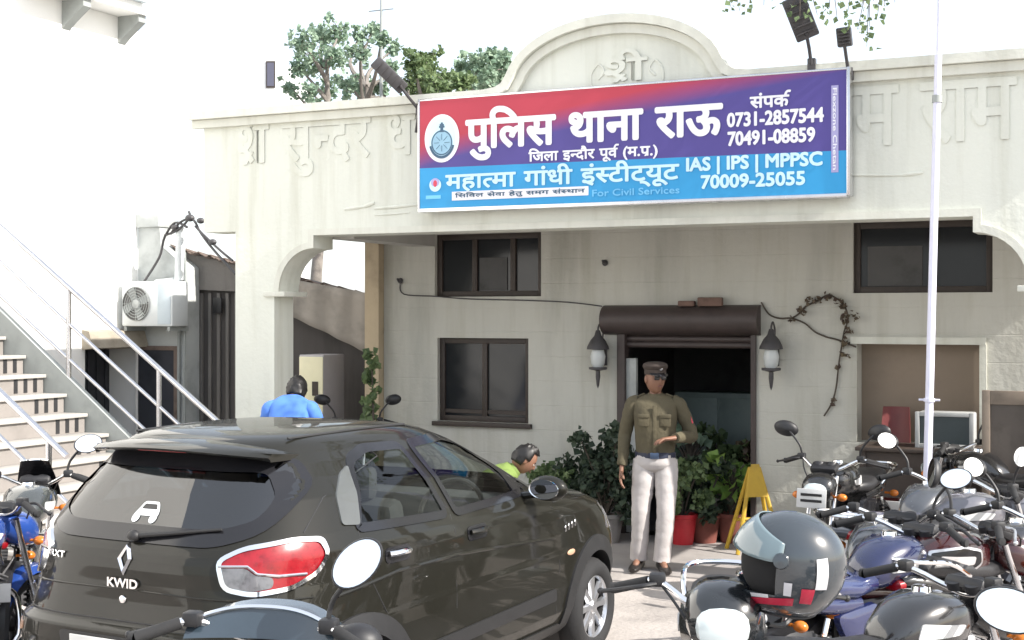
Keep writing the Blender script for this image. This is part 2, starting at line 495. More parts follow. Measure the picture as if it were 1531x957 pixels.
# shallow painted stone courses on the back wall
nt = M['backwall'].node_tree; pb = nt.nodes['Principled BSDF']
tc = nt.nodes.new('ShaderNodeTexCoord'); sx = nt.nodes.new('ShaderNodeSeparateXYZ'); nt.links.new(tc.outputs['Object'], sx.inputs[0])
cb = nt.nodes.new('ShaderNodeCombineXYZ'); nt.links.new(sx.outputs[0], cb.inputs[0]); nt.links.new(sx.outputs[2], cb.inputs[1])
br = nt.nodes.new('ShaderNodeTexBrick'); br.inputs['Scale'].default_value = 1.0; br.inputs['Mortar Size'].default_value = 0.007; br.inputs['Mortar Smooth'].default_value = 0.6
br.inputs['Brick Width'].default_value = 40.0; br.inputs['Row Height'].default_value = 0.235
nt.links.new(cb.outputs[0], br.inputs['Vector'])
old = pb.inputs['Normal'].links[0].from_node
b2n = nt.nodes.new('ShaderNodeBump'); b2n.inputs['Strength'].default_value = 0.35; b2n.inputs['Distance'].default_value = 0.012; b2n.invert = True
nt.links.new(br.outputs['Fac'], b2n.inputs['Height']); nt.links.new(old.outputs[0], b2n.inputs['Normal']); nt.links.new(b2n.outputs[0], pb.inputs['Normal'])

mb = MB(); mb.b2((uL + .05, VF + .302, zCl + .002), (uR - .05, 17.2, zCl + .17))
mb.build('roof_slab', M['ceiling'], station)
mb = MB()
mb.b2((uL + .02, VF + .302, zCl + .175), (uL + .2, 17.2, ZT - .1)); mb.b2((uR - .2, VF + .302, zCl + .175), (uR - .02, 17.2, ZT - .1)); mb.b2((uL + .201, 17.0, zCl + .175), (uR - .201, 17.2, ZT - .1))
mb.build('roof_parapet', M['cream'], station)
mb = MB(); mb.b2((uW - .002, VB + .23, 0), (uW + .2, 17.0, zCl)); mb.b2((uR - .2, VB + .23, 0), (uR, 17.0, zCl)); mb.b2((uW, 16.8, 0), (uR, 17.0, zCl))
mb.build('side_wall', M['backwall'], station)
mb = MB(); mb.b2((uN - .02, VF + .303, zB - .02), (uN + .22, VB - .003, zCl))       # porch edge beam on the left
mb.build('porch_beam', M['ceiling'], station)
pw = atv(574, 400, VB - .06).x - atv(553, 400, VB - .06).x
mb = MB(); mb.b2((uW - pw, VB - .10, 0), (uW - .004, VB + .24, zCl))
mb.build('corner_post', M['post'], station)

# interiors: a dark hall behind the shutter, a tan panel behind the lower right opening
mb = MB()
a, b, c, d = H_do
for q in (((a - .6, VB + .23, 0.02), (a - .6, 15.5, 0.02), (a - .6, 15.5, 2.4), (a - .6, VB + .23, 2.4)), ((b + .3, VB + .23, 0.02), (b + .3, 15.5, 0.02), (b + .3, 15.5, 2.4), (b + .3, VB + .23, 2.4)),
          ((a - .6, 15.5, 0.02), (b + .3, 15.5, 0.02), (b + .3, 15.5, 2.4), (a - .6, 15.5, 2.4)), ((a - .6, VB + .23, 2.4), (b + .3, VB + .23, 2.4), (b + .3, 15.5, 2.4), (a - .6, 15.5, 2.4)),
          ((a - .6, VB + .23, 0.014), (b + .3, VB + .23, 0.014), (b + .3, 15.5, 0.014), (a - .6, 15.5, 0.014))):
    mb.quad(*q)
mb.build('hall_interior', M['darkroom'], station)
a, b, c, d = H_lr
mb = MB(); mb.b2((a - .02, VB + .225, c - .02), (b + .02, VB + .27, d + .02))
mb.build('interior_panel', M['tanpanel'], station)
mb = MB(); mb.b2((a - .05, VB - .03, d), (b + .05, VB + .05, d + .06)); mb.b2((b - .002, VB - .02, c), (b + .055, VB + .05, d - .002))
mb.build('opening_trim', M['cream_trim'], station)

def window(H, mull, rail, inner=None, sill=True):
    a, b, c, d = H; v = VB + .05; t = .055
    fr = MB()
    fr.b2((a, v, c), (a + t, v + .06, d), bev=.004); fr.b2((b - t, v, c), (b, v + .06, d), bev=.004)
    fr.b2((a + t, v + .001, d - t), (b - t, v + .061, d), bev=.004); fr.b2((a + t, v + .001, c), (b - t, v + .061, c + t), bev=.004)
    for m in mull:
        x = lerp(a, b, m); fr.b2((x - t / 2, v + .002, c + t), (x + t / 2, v + .058, d - t), bev=.004)
    for m in rail:
        z = lerp(c, d, m); fr.b2((a + t, v + .012, z - t / 3), (b - t, v + .05, z + t / 3))
    w = fr.build('window', M['win_frame'], station)
    edges = [a + t] + [lerp(a, b, m) for m in mull] + [b - t]
    for i in range(len(edges) - 1):
        p = MB(); p.b2((edges[i], v + .03, c + t), (edges[i + 1], v + .036, d - t)); p.build('pane', M['pane'], w, smooth=False)
    if inner:
        p = MB()
        for (x0, x1, z0, z1) in inner:
            p.b2((lerp(a, b, x0), v + .018, lerp(c, d, z0)), (lerp(a, b, x1), v + .027, lerp(c, d, z1)))
        p.build('shade', M['winpatch'], w)  # grey rectangles set over part of the panes
    if sill:
        s = MB(); s.b2((a - .04, VB - .05, c - .045), (b + .04, VB + .04, c - .001), bev=.005); s.build('sill', M['win_frame'], w)
window(H_ul, (0.36, 0.72), (), inner=[(.40, .66, .1, .62)], sill=False)
window(H_ll, (0.5,), (0.12,))
window(H_ur, (0.58,), (), inner=[(.1, .5, .1, .66)], sill=False)

# rolling shutter over the entrance
a, b, c, d = H_do
zr = atv(1000, 456, VB - .2).z
sh = MB()
prof = []
for k in range(15):
    ang = PI * (0.5 + k / 14)
    prof.append((math.cos(ang), math.sin(ang)))
rr = (zr - d) / 2 + .02
pr = [(0.0, 1.0)] + [(-.55 + .9 * p[0] * .5 if False else p[0], p[1]) for p in prof] + [(0.0, -1.0)]
sh.prism([(p[0] * rr * 1.15, p[1] * rr) for p in prof], lambda y, z: (a - .13, VB + .001 + y, zr - rr + z), lambda y, z: (b + .04, VB + .001 + y, zr - rr + z))
shutter = sh.build('rolling_shutter', M['shutter'], station, angle=50)
mb = MB()
for k in range(3):
    z = d - .02 - k * .055
    mb.tube([(a + .06, VB + .06, z), (b - .04, VB + .06, z)], .030, n=10)
mb.build('shutter_slats', M['shutter'], shutter)
mb = MB(); mb.b2((a, VB - .03, 0), (a + .075, VB + .09, d - .005)); mb.build('shutter_rail', M['shutter'], shutter)
mb = MB(); mb.b2((b - .045, VB - .03, 0), (b, VB + .09, d - .005)); mb.build('shutter_rail', M['shutter'], shutter)
mb = MB(); mb.b2((a + .076, VB + .02, 0.02), (a + .17, VB + .07, d - .26)); mb.build('door_jamb', M['greyplaster'], station)

# embossed lettering and ornaments on the parapet
mb = lettering([('श', .72), ('rakar',), 'ी', ' ', 'सु', ('न', .64), 'द', 'र', ' ', 'ध'], (f2(356, 272)[0], VF + .002, f2(356, 268)[1]), (1, 0, 0), (0, 0, 1), (0, -1, 0), f2(620, 200)[0] - f2(356, 272)[0], .62, bold=.008, depth=.010)
mb.build('raised_lettering', M['cream'], station, smooth=False)
mb = lettering(['म', ' ', 'रा', 'म', ' ', 'भ', 'व', 'न'], (f2(1278, 220)[0], VF + .002, f2(1278, 220)[1]), (1, 0, 0), (0, 0, 1), (0, -1, 0), 2.2, .44, bold=.008, depth=.010)
mb.build('raised_lettering', M['cream'], station, smooth=False)
mb = lettering([('श', .72), ('rakar',), 'ी'], (f2(905, 128)[0], VF + .002, f2(905, 124)[1]), (1, 0, 0), (0, 0, 1), (0, -1, 0), f2(968, 100)[0] - f2(905, 128)[0], .25, bold=.006, depth=.018)
mb.build('raised_lettering', M['cream'], station, smooth=False)
for (x0, y0, x1, y1, r) in ((515, 313, 545, 309, .016), (545, 309, 560, 303, .02), (560, 312, 626, 306, .016), (560, 322, 612, 318, .01), (1272, 262, 1345, 262, .012), (1345, 262, 1380, 258, .016)):
    p, q = atv(x0, y0, VF - .002), atv(x1, y1, VF - .002); mb = MB(); mb.tube([p, (p + q) / 2, q], [r * .6, r, r * .6], n=8)
    mb.build('raised_ornament', M['cream'], station)
for s_ in (-1, 1):
    cxx = f2(937, 110)[0]
    mb = MB(); mb.tube(spline([(cxx + s_ * x, VF - .001, f2(937, 112)[1] + z) for x, z in ((.22, -.13), (.29, -.10), (.30, .02), (.24, .10), (.19, .04), (.24, -.02))], 5), [.010] * 26, n=6)
    mb.build('raised_scroll', M['cream'], station)
# ------------------------------------------------------------------ the sign board
VS = VF - .16
p_bl, p_tr = atv(628, 312, VS), atv(1266, 104, VS)
SW, SH = p_tr.x - p_bl.x, p_tr.z - p_bl.z
sign = thing('sign_board', 'wide red, purple and blue sign board with white Hindi lettering on the parapet', 'sign board', (p_bl.x, VS, p_bl.z))
m = bpy.data.materials.new('printed_sign_vinyl'); m.use_nodes = True
nt = m.node_tree; b = nt.nodes['Principled BSDF']; b.inputs['Roughness'].default_value = 0.45; b.inputs['Specular IOR Level'].default_value = 0.3
tc = nt.nodes.new('ShaderNodeTexCoord'); sx = nt.nodes.new('ShaderNodeSeparateXYZ'); nt.links.new(tc.outputs['Object'], sx.inputs[0])
def mth(op, a, b2, nt=nt):
    n = nt.nodes.new('ShaderNodeMath'); n.operation = op
    for i, q in enumerate((a, b2)):
        if q is None: continue
        if isinstance(q, (int, float)): n.inputs[i].default_value = q
        else: nt.links.new(q, n.inputs[i])
    return n.outputs[0]
zz = mth('DIVIDE', sx.outputs[2], SH); xx = mth('DIVIDE', sx.outputs[0], SW)
# red sweeps in from the top left: printed border runs from low on the left to the top edge at three quarters of the width
curve = mth('ADD', mth('MULTIPLY', mth('POWER', xx, 0.8), 0.62), 0.47)
fr = mth('SUBTRACT', zz, curve)
mr = nt.nodes.new('ShaderNodeMapRange'); mr.inputs['From Min'].default_value = -0.10; mr.inputs['From Max'].default_value = 0.10; nt.links.new(fr, mr.inputs['Value'])
m1 = nt.nodes.new('ShaderNodeMixRGB'); m1.inputs[1].default_value = (0.085, 0.066, 0.27, 1); m1.inputs[2].default_value = (0.47, 0.05, 0.08, 1); nt.links.new(mr.outputs[0], m1.inputs[0])
m2 = nt.nodes.new('ShaderNodeMixRGB'); m2.inputs[1].default_value = (0.035, 0.31, 0.62, 1)
bl = mth('GREATER_THAN', zz, mth('ADD', mth('MULTIPLY', xx, -0.03), 0.375)); nt.links.new(bl, m2.inputs[0]); nt.links.new(m1.outputs[0], m2.inputs[2])
nt.links.new(m2.outputs[0], b.inputs['Base Color'])
M['vinyl'] = m
M['signwhite'] = mat('white_print', (0.80, 0.80, 0.86), 0.5, var=0)
M['signpale'] = mat('pale_blue_print', (0.55, 0.78, 0.90), 0.5, var=0)
M['signfaint'] = mat('faint_blue_print', (0.16, 0.52, 0.82), 0.5, var=0)
M['signlilac'] = mat('lilac_print', (0.38, 0.36, 0.62), 0.5, var=0)
M['crestblue'] = mat('crest_blue_print', (0.28, 0.48, 0.62), 0.5, var=0)
M['crestdark'] = mat('crest_dark_print', (0.04, 0.10, 0.17), 0.5, var=0)
M['crestcyan'] = mat('crest_cyan_print', (0.60, 0.80, 0.86), 0.5, var=0)
M['redprint'] = mat('red_print', (0.6, 0.05, 0.09), 0.5, var=0)
mb = MB(); mb.b2((0, 0, 0), (SW, .10, SH)); mb.build('panel', M['vinyl'], sign, smooth=False)
mb = MB(); mb.b2((SW, -.012, -.02), (SW + .025, .12, SH + .02), bev=.004); mb.b2((-.02, -.006, -.032), (SW - .001, .12, -.001), bev=.004)
mb.b2((-.022, -.004, -.001), (-.001, .12, SH + .018), bev=.004); mb.b2((-.001, -.004, SH), (SW - .001, .12, SH + .018), bev=.004)
mb.build('frame', M['steel'], sign)
def sloc(px, py):
    p = atv(px, py, VS); return Vector((p.x - p_bl.x, -0.004, p.z - p_bl.z))
UN = (0, -1, 0)
def stext(name, tokens, x0, yb, x1, yt, m, bold=0.004):
    a, t, r = sloc(x0, yb), sloc(x0, yt), sloc(x1, yb)
    lettering(tokens, a, (1, 0, 0), (0, 0, 1), UN, r.x - a.x, t.z - a.z, bold=bold).build(name, m, sign, smooth=False)
stext('headline', ['पु', 'िल', 'स', ' ', 'था', 'ना', ' ', 'रा', 'ऊ'], 698, 239, 1079, 164, M['signwhite'], .0125)
stext('district_line', ['िज', 'ला', ' ', 'इ', ('न', .64), 'दौ', 'र', ' ', 'पू', 'व', ('reph',), ' ', '(', 'म', '.', 'प', ('rakar',), '.', ')'], 791, 247, 983, 223, M['signwhite'], .0035)
stext('contact_line', ['सं', 'प', 'क', ('reph',)], 1122, 162, 1182, 139, M['signwhite'], .0045)
stext('phone_number', '0731-2857544', 1088, 190, 1231, 170, M['signwhite'], .0055)
stext('phone_number', '70491-08859', 1089, 218, 1218, 198, M['signwhite'], .0055)
stext('sponsor_line', ['म', 'हा', ('त', .6), 'मा', ' ', 'गां', 'धी', ' ', 'इं', ('स', .66), 'टी', 'ट्', 'यू', 'ट'], 667, 291, 1015, 254, M['signpale'], .005)
stext('course_line', 'IAS | IPS | MPPSC', 1027, 262, 1229, 237, M['signpale'], .0055)
stext('phone_number', '70009-25055', 1049, 282, 1203, 263, M['signpale'], .0055)
stext('small_print', 'For Civil Services', 886, 294, 1016, 284, M['signfaint'], .0015)
a, t, r = sloc(676, 300), sloc(676, 287), sloc(880, 300)
mb = MB(); mb.b2((a.x, -.0042, a.z), (r.x, -.003, t.z), bev=.0); mb.build('white_strip', M['signwhite'], sign, smooth=False)
a2 = Vector((a.x + .03, -.0052, a.z + .012))
lettering(['िस', 'िव', 'ल', ' ', 'से', 'वा', ' ', 'हे', 'तु', ' ', 'स', 'म', 'ग', ' ', 'सं', ('स', .66), 'था', 'न'], a2, (1, 0, 0), (0, 0, 1), UN, r.x - a.x - .06, t.z - a.z - .02, bold=.0015).build('strip_lettering', M['crestdark'], sign, smooth=False)
p0, p1 = sloc(1244, 128), sloc(1244, 258)
mb = MB(); mb.b2((p0.x - .005, -.003, p1.z), (p0.x + .047, -.0022, p0.z)); mb.build('side_strip', M['signlilac'], sign, smooth=False)
lettering('Flexzone Chetan', Vector((p0.x + .008, -.0045, p0.z - .02)), (0, 0, -1), (1, 0, 0), UN, p0.z - p1.z - .04, .028, bold=.001).build('side_lettering', M['vinyl'] if False else M['signwhite'], sign, smooth=False)
def disc(x, z, rx, rz, y, m, name, n=40, a0=0, a1=2 * PI, inner=0.0, par=sign):
    q = MB()
    if inner:
        for k in range(n):
            t0, t1 = a0 + (a1 - a0) * k / n, a0 + (a1 - a0) * (k + 1) / n
            q.quad(*[(x + rx * s * math.cos(t), y, z + rz * s * math.sin(t)) for s, t in ((inner, t0), (1, t0), (1, t1), (inner, t1))])
    else:
        q.bm.faces.new([q.bm.verts.new((x + rx * math.cos(2 * PI * k / n), y, z + rz * math.sin(2 * PI * k / n))) for k in range(n)])
    return q.build(name, m, par, smooth=False)
ec = sloc(661, 207); ew = sloc(687, 207).x - ec.x; eh = sloc(661, 171).z - ec.z
em = disc(ec.x, ec.z, ew, eh, -.004, M['signwhite'], 'emblem')
disc(ec.x, ec.z, ew * .80, eh * .84, -.0048, M['crestcyan'], 'emblem_field', par=em)
disc(ec.x, ec.z - eh * .18, ew * .62, ew * .66, -.0056, M['crestblue'], 'emblem_disc', par=em)
disc(ec.x, ec.z - eh * .18, ew * .60, ew * .64, -.0064, M['crestdark'], 'emblem_ring', inner=.9, par=em)
disc(ec.x, ec.z - eh * .14, ew * .74, ew * .86, -.0072, M['crestdark'], 'emblem_ribbon', a0=PI * 1.08, a1=PI * 1.92, inner=.84, par=em)
mb = MB()
cx, cz = ec.x, ec.z + eh * .42
for (x0, x1, z0, z1) in ((-.11, .11, -.16, -.10), (-.07, .07, -.10, .02), (-.13, .13, .02, .10), (-.10, .10, .10, .18), (-.05, .05, .18, .24)):
    mb.b2((cx + x0 * eh, -.0066, cz + z0 * eh), (cx + x1 * eh, -.0060, cz + z1 * eh))
for k in range(8):
    ang = 2 * PI * k / 8; ox, oz = math.cos(ang), math.sin(ang)
    mb.tube([(ec.x + ox * ew * .15, -.0066, ec.z - eh * .18 + oz * ew * .15), (ec.x + ox * ew * .45, -.0066, ec.z - eh * .18 + oz * ew * .45)], .0022, n=4)
mb.build('emblem_figure', M['crestdark'], em)
sc2 = sloc(651, 275)
se = disc(sc2.x, sc2.z - .01, .055, .055, -.004, M['signpale'], 'sponsor_emblem')
disc(sc2.x, sc2.z + .012, .04, .035, -.0048, M['signlilac'], 'emblem_field', par=se); disc(sc2.x, sc2.z + .002, .018, .028, -.0056, M['redprint'], 'emblem_figure', par=se)
p0 = sloc(637, 298); mb = MB(); mb.b2((p0.x, -.004, p0.z), (p0.x + .14, -.003, p0.z + .03)); mb.build('small_print', M['signfaint'], se, smooth=False)

# ------------------------------------------------------------------ floodlights on the parapet
def floodlight(label, lo, hi, foot, w, d, extra=None):
    """housing from lo to hi (world points), arm from its lower end to foot"""
    lo, hi, foot = Vector(lo), Vector(hi), Vector(foot)
    root = thing('floodlight', label, 'floodlight', foot, group='floodlights over the sign board')
    L = (hi - lo).length; zax = (hi - lo).normalized(); yax = Vector((0, 1, -.35)); yax = (yax - zax * yax.dot(zax)).normalized(); xax = yax.cross(zax)
    Mx = Matrix((xax, yax, zax)).transposed(); c = (lo + hi) / 2 - foot
    h = MB(); h.box(c, (w, d, L), rot=Mx, bev=.012)
    for k in range(5): h.box(c - yax * (d / 2 + .012) + zax * (L * (k - 2) / 6), (w * .8, .03, .008), rot=Mx)
    hh = h.build('housing', M['darkmetal'], root)
    g = MB(); g.box(c + yax * (d / 2 + .002), (w * .86, .006, L * .86), rot=Mx); g.build('lens', M['lampglass'], hh)
    a = MB(); pts = [Vector((0, 0, 0)), (lo - foot) * .6 + Vector((0, -.02, 0)), lo - foot + zax * .05 - yax * (d / 2 + .01)]
    if extra: pts = [Vector(e) - foot for e in extra] + pts
    a.tube(pts, .013, n=8); a.build('arm', M['darkmetal'], root)
    br = MB(); br.box(Vector((0, .02, 0)), (.06, .05, .09), bev=.006); br.build('bracket', M['darkmetal'], root)
floodlight('tilted dark floodlight on an arm left of the sign board', atv(604, 134, 9.95), atv(560, 91, 9.80), atv(626, 164, VF - .12), .11, .08, extra=[atv(622, 198, VF - .05), atv(626, 168, VF - .10)])
floodlight('larger dark floodlight standing above the sign board near its right end', atv(1209, 57, 9.9), atv(1185, -4, 9.8), atv(1213, 96, VF - .11), .17, .09)
floodlight('small square floodlight on a thin pole at the right end of the sign board', atv(1264, 70, 10.0), atv(1261, 41, 9.98), atv(1269, 110, VF - .10), .105, .07, extra=[atv(1271, 285, VF - .03), atv(1271, 180, VF - .03)])

# ------------------------------------------------------------------ flagpole
p0, p1 = atd(1386, 730, 9.4), atd(1405, 2, 9.4)
ax = (p1 - p0) / (p1.z - p0.z); base = p0 - ax * p0.z
M['polewhite'] = mat('pale_lilac_pole_paint', (0.66, 0.66, 0.78), 0.4, var=0.06, scale=5)
fp = thing('flagpole', 'tall slender white flagpole standing among the motorcycles', 'flagpole', base)
def pz(z): return ax * z
zj = p0.z + (p1.z - p0.z) * (730 - 148) / 728; zc2 = p0.z + (p1.z - p0.z) * (730 - 598) / 728; zt = p0.z + (p1.z - p0.z) * (730 - 82) / 728
mb = MB(); mb.tube([pz(0), pz(zj)], [.030, .026], n=16); mb.build('lower_pole', M['polewhite'], fp)
mb = MB(); mb.tube([pz(zj), pz(zt)], .0245, n=16); mb.tube([pz(zt), pz(7.5)], [.016, .012], n=12); mb.build('upper_pole', M['polewhite'], fp)
mb = MB(); mb.tube([pz(zj - .025), pz(zj + .025)], .034, n=16); mb.build('joint_collar', M['greysteel'], fp)
mb = MB(); mb.tube([pz(zc2 - .012), pz(zc2 + .012)], .038, n=16); mb.tube([pz(zc2) + Vector((-.07, 0, 0)), pz(zc2) + Vector((.07, 0, 0))], .008); mb.build('rope_cleat', M['polewhite'], fp)
mb = MB(); mb.tube([pz(0) , pz(.05)], [.16, .15], n=20); mb.build('base', M['greyplaster'], fp)

# ------------------------------------------------------------------ wall lamps either side of the entrance
def wall_lamp(px, label):
    c = atv(px, 528, VB - .16); s = 1.0
    root = thing('wall_lamp', label, 'wall lamp', (c.x, VB, c.z), group='lanterns beside the entrance')
    o = Vector((0, -.16, 0))
    def L(prof, name, m, par=root):
        q = MB(); q.lathe([(r, h) for r, h in prof], Matrix.Translation(o), n=16); return q.build(name, m, par)
    L([(0, .22), (.02, .21), (.035, .16), (.07, .12), (.10, .06), (.105, .035), (.0, .03)], 'hood', M['darkmetal'])
    L([(.055, .03), (.07, -.03), (.062, -.10), (.045, -.13)], 'glass_shade', M['lampglass'])
    L([(0, -.128), (.085, -.13), (.085, -.15), (.02, -.165), (.022, -.22), (.012, -.30), (0, -.33)], 'finial', M['darkmetal'])
    q = MB(); q.tube(spline([(0, -.002, -.06), (0, -.06, .06), (0, -.03, .2), (0, -.1, .27), (0, -.15, .24), (0, -.16, .2)], 5), .009, n=8); q.box((0, -.012, -.02), (.07, .02, .2), bev=.006); q.build('bracket', M['darkmetal'], root)
wall_lamp(894, 'black and white wall lantern left of the shutter doorway')
wall_lamp(1153, 'black and white wall lantern right of the shutter doorway')
# two bricks left lying on the shutter box
M['brick'] = mat('old_brick', (0.16, 0.10, 0.08), 0.9, var=0.3, scale=12)
for (px, py, w, h, lb) in ((1027, 450, .15, .05, 'small brown brick on the shutter box, left one'), (1062, 447, .22, .08, 'larger brown brick on the shutter box, right one')):
    p = atv(px, py, VB - .08); mb = MB(); mb.box((0, 0, h / 2), (w, .10, h), rot=Matrix.Rotation(R(6), 3, 'Z'), bev=.01)
    o = mb.build('brick', M['brick']); o.location = (p.x, VB - .08, zr - .012); tag(o, lb, 'brick', 'bricks on the shutter box')

# thin cable and hook on the wall
mb = MB(); mb.tube(spline([atv(x, y, VB - .012) for x, y in ((598, 425), (604, 440), (650, 443), (700, 447), (780, 449), (850, 452), (900, 458))], 5), .006, n=6)
tag(mb.build('cable', M['darkmetal']), 'thin sagging cable fixed across the back wall left of the doorway', 'cable')
for px, py, lb in ((904, 393, 'small dark hook on the wall above the doorway'), (598, 420, 'small dark hook on the wall beside the corner post')):
    p = atv(px, py, VB - .02); mb = MB(); mb.tube([(0, .02, 0), (0, -.03, 0), (0, -.05, .02)], .012, n=8); mb.sphere((0, .01, 0), (.03, .012, .03))
    o = mb.build('hook', M['darkmetal']); o.location = (p.x, VB - .02, p.z); tag(o, lb, 'hook', 'hooks on the back wall')

# ------------------------------------------------------------------ left building with its outside stair
UB = -10.6
lb_ = thing('left_building', 'sunlit white building with an outside stair at the left edge', 'building', (UB, 8, 0))
def lw(px, py): p = atu(px, py, UB); return p.y, p.z
vE = lw(206, 400)[0]; vS0 = lw(127, 560)[0]; zS = lw(160, 522)[1]
mb = MB()
# wall facing the yard with the shop opening
vs_ = [-6.0, vS0, vE - .04, vE]; zs_ = [0, zS, 9.0]
for i in range(3):
    for j in range(2):
        if i == 1 and j == 0: continue
        mb.quad(*[(0, v - 8, z) for v, z in ((vs_[i], zs_[j]), (vs_[i + 1], zs_[j]), (vs_[i + 1], zs_[j + 1]), (vs_[i], zs_[j + 1]))])
mb.quad((0, vE - 8, 0), (-7, vE - 8, 0), (-7, vE - 8, 9), (0, vE - 8, 9)); mb.quad((0, -14, 0), (-7, -14, 0), (-7, -14, 9), (0, -14, 9)); mb.quad((0, -14, 9), (0, vE - 8, 9), (-7, vE - 8, 9), (-7, -14, 9))
mb.build('wall', M['white'], lb_)
M['shopdark'] = mat('dark_blue_opening_fill', (0.035, 0.038, 0.048), 0.6, var=0.3, scale=3)
mb = MB(); mb.b2((-.5, vS0 - 8.02, 0), (-.42, vE - 8, zS + .05))
for k in range(6):
    y = lerp(vS0, vE, (k + .5) / 6) - 8; mb.b2((-.42, y - .012, 0.02), (-.405, y + .012, zS))
mb.build('shop_shutter', M['shopdark'], lb_)
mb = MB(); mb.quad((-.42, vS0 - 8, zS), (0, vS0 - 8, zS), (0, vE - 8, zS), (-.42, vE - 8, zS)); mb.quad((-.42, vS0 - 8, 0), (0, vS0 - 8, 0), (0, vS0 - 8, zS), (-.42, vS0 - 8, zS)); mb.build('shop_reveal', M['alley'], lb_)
# sloping tan lintel sheet over the shop opening
mb = MB(); mb.prism([(0.002, zS + .22), (.10, zS + .20), (.16, zS + .02), (.002, zS + .0)], lambda x, z: (x, vS0 - 8.05, z), lambda x, z: (x, vE - 8.0, z)); mb.build('shop_lintel', mat('tan_painted_lintel', (0.34, 0.30, 0.24), 0.9, var=0.2, scale=4), lb_)
# eaves slab and its brackets near the top of the wall
e0, e1 = atu(112, -20, UB + .5), atu(239, 22, UB + .5)
zE = e1.z
mb = MB(); mb.b2((.003, e0.y - 8.3, zE), (.34, e1.y - 8, zE + .12)); mb.build('eaves_slab', M['white'], lb_)
for v in (e1.y - .12, e1.y - 1.0):
    mb = MB(); mb.prism([(.004, zE - .30), (.10, zE - .22), (.30, zE - .08), (.30, zE - .001), (.004, zE - .001)], lambda x, z: (x, v - 8, z), lambda x, z: (x, v - 7.88, z)); mb.build('eaves_bracket', M['greysteel'], lb_)
mb = MB(); mb.b2((.004, e1.y - 8 - 1.7, zE + .121), (.42, e1.y - 8.1, zE + 1.2)); mb.build('balcony_box', M['bluewhite'], lb_)

# return wall at the end of the passage, with its low capping
rw = thing('passage_wall', 'grey plaster wall with a stepped top behind the air conditioner', 'wall', (UB, vE, 0))
a = atv(208, 320, vE); b3 = atv(238, 320, vE); c3 = atv(272, 400, vE)
mb = MB(); mb.prism([(.003, 0), (c3.x - UB + .05, 0), (c3.x - UB + .05, c3.z), (b3.x - UB + .02, c3.z + .25), (b3.x - UB, a.z - .16), (.003, a.z - .16)], lambda x, z: (x, .003, z), lambda x, z: (x, .25, z)); mb.build('wall', M['greyplaster'], rw)
mb = MB(); mb.b2((.003, -.04, a.z - .158), (b3.x - UB + .02, .27, a.z), bev=.01); mb.build('capping', M['greyplaster'], rw)

p0, p1 = atv(206, 640, vE), atv(262, 524, vE)
mb = MB(); mb.b2((p0.x - UB + .012, -.012, 0), (p1.x - UB, .002, p1.z)); mb.build('dark_opening_panel', M['shopdark'], rw)  # dark panel on the wall face stands in for the shaded opening
mb = MB(); mb.b2((p1.x - UB + .001, -.03, 0), (p1.x - UB + .05, .002, p1.z + .05)); mb.b2((p0.x - UB + .012, -.03, p1.z + .001), (p1.x - UB, .002, p1.z + .05)); mb.build('door_frame', M['rust'], rw)
for x_, z_, r_ in ((.62, 3.0, .018), (.70, 2.75, .012)):
    mb = MB(); mb.tube(spline([(x_, -.03, z_), (x_ + .01, -.035, 2.3), (x_ - .01, -.03, 1.4), (x_, -.03, .2)], 4), r_, n=8); mb.build('pipe', M['greysteel'], rw)
# air conditioner unit
ac0, ac1 = atv(180, 488, vE - .36), atv(256, 420, vE - .36)
W_, H_ = ac1.x - ac0.x, ac1.z - ac0.z
ac = thing('air_conditioner', 'white outdoor air conditioner unit with a round fan grille on the grey passage wall', 'air conditioner', ((ac0.x + ac1.x) / 2, vE - .20, ac0.z))
M['acwhite'] = mat('white_enamel', (0.66, 0.69, 0.69), 0.4, var=0.05)
mb = MB(); mb.box((0, 0, H_ / 2), (W_, .28, H_), bev=.02); mb.build('casing', M['acwhite'], ac)
M['grille'] = mat('grey_fan_grille', (0.16, 0.155, 0.15), 0.6, var=0.2)
mb = MB(); cxx = -W_ * .2
mb.lathe([(0, .0), (H_ * .36, .0), (H_ * .38, .012)], Matrix.Translation((cxx, -.143, H_ / 2)) @ Matrix.Rotation(R(90), 4, 'X'), n=32)
g = mb.build('fan_recess', M['grille'], ac)
mb = MB()
for k in range(1, 7): mb.torus((cxx, -.158, H_ / 2), H_ * .37 * k / 6, .004, 'Y', 32, 5)
for k in range(8):
    ang = PI * k / 4; mb.tube([(cxx, -.158, H_ / 2), (cxx + math.cos(ang) * H_ * .37, -.158, H_ / 2 + math.sin(ang) * H_ * .37)], .004, n=5)
mb.build('grille', M['greysteel'], g)
mb = MB(); mb.lathe([(0, .02), (.05, .015), (.06, 0)], Matrix.Translation((cxx, -.146, H_ / 2)) @ Matrix.Rotation(R(90), 4, 'X'), n=16)
for k in range(4):
    ang = PI * k / 2 + .4; mb.box((cxx + math.cos(ang) * .11, -.151, H_ / 2 + math.sin(ang) * .11), (.15, .004, .09), rot=Matrix.Rotation(-ang, 3, 'Y'))
mb.build('fan', M['greyplaster'], g)
mb = MB(); mb.box((W_ * .34, -.142, H_ * .5), (W_ * .25, .008, H_ * .9), bev=.003); mb.build('service_panel', M['bluewhite'], ac)
mb = MB(); mb.b2((-W_ * .45, -.14, -.05), (-W_ * .40, .19, -.001)); mb.build('support', M['greysteel'], ac)
mb = MB(); mb.b2((W_ * .40, -.14, -.05), (W_ * .45, .19, -.001)); mb.build('support', M['greysteel'], ac)

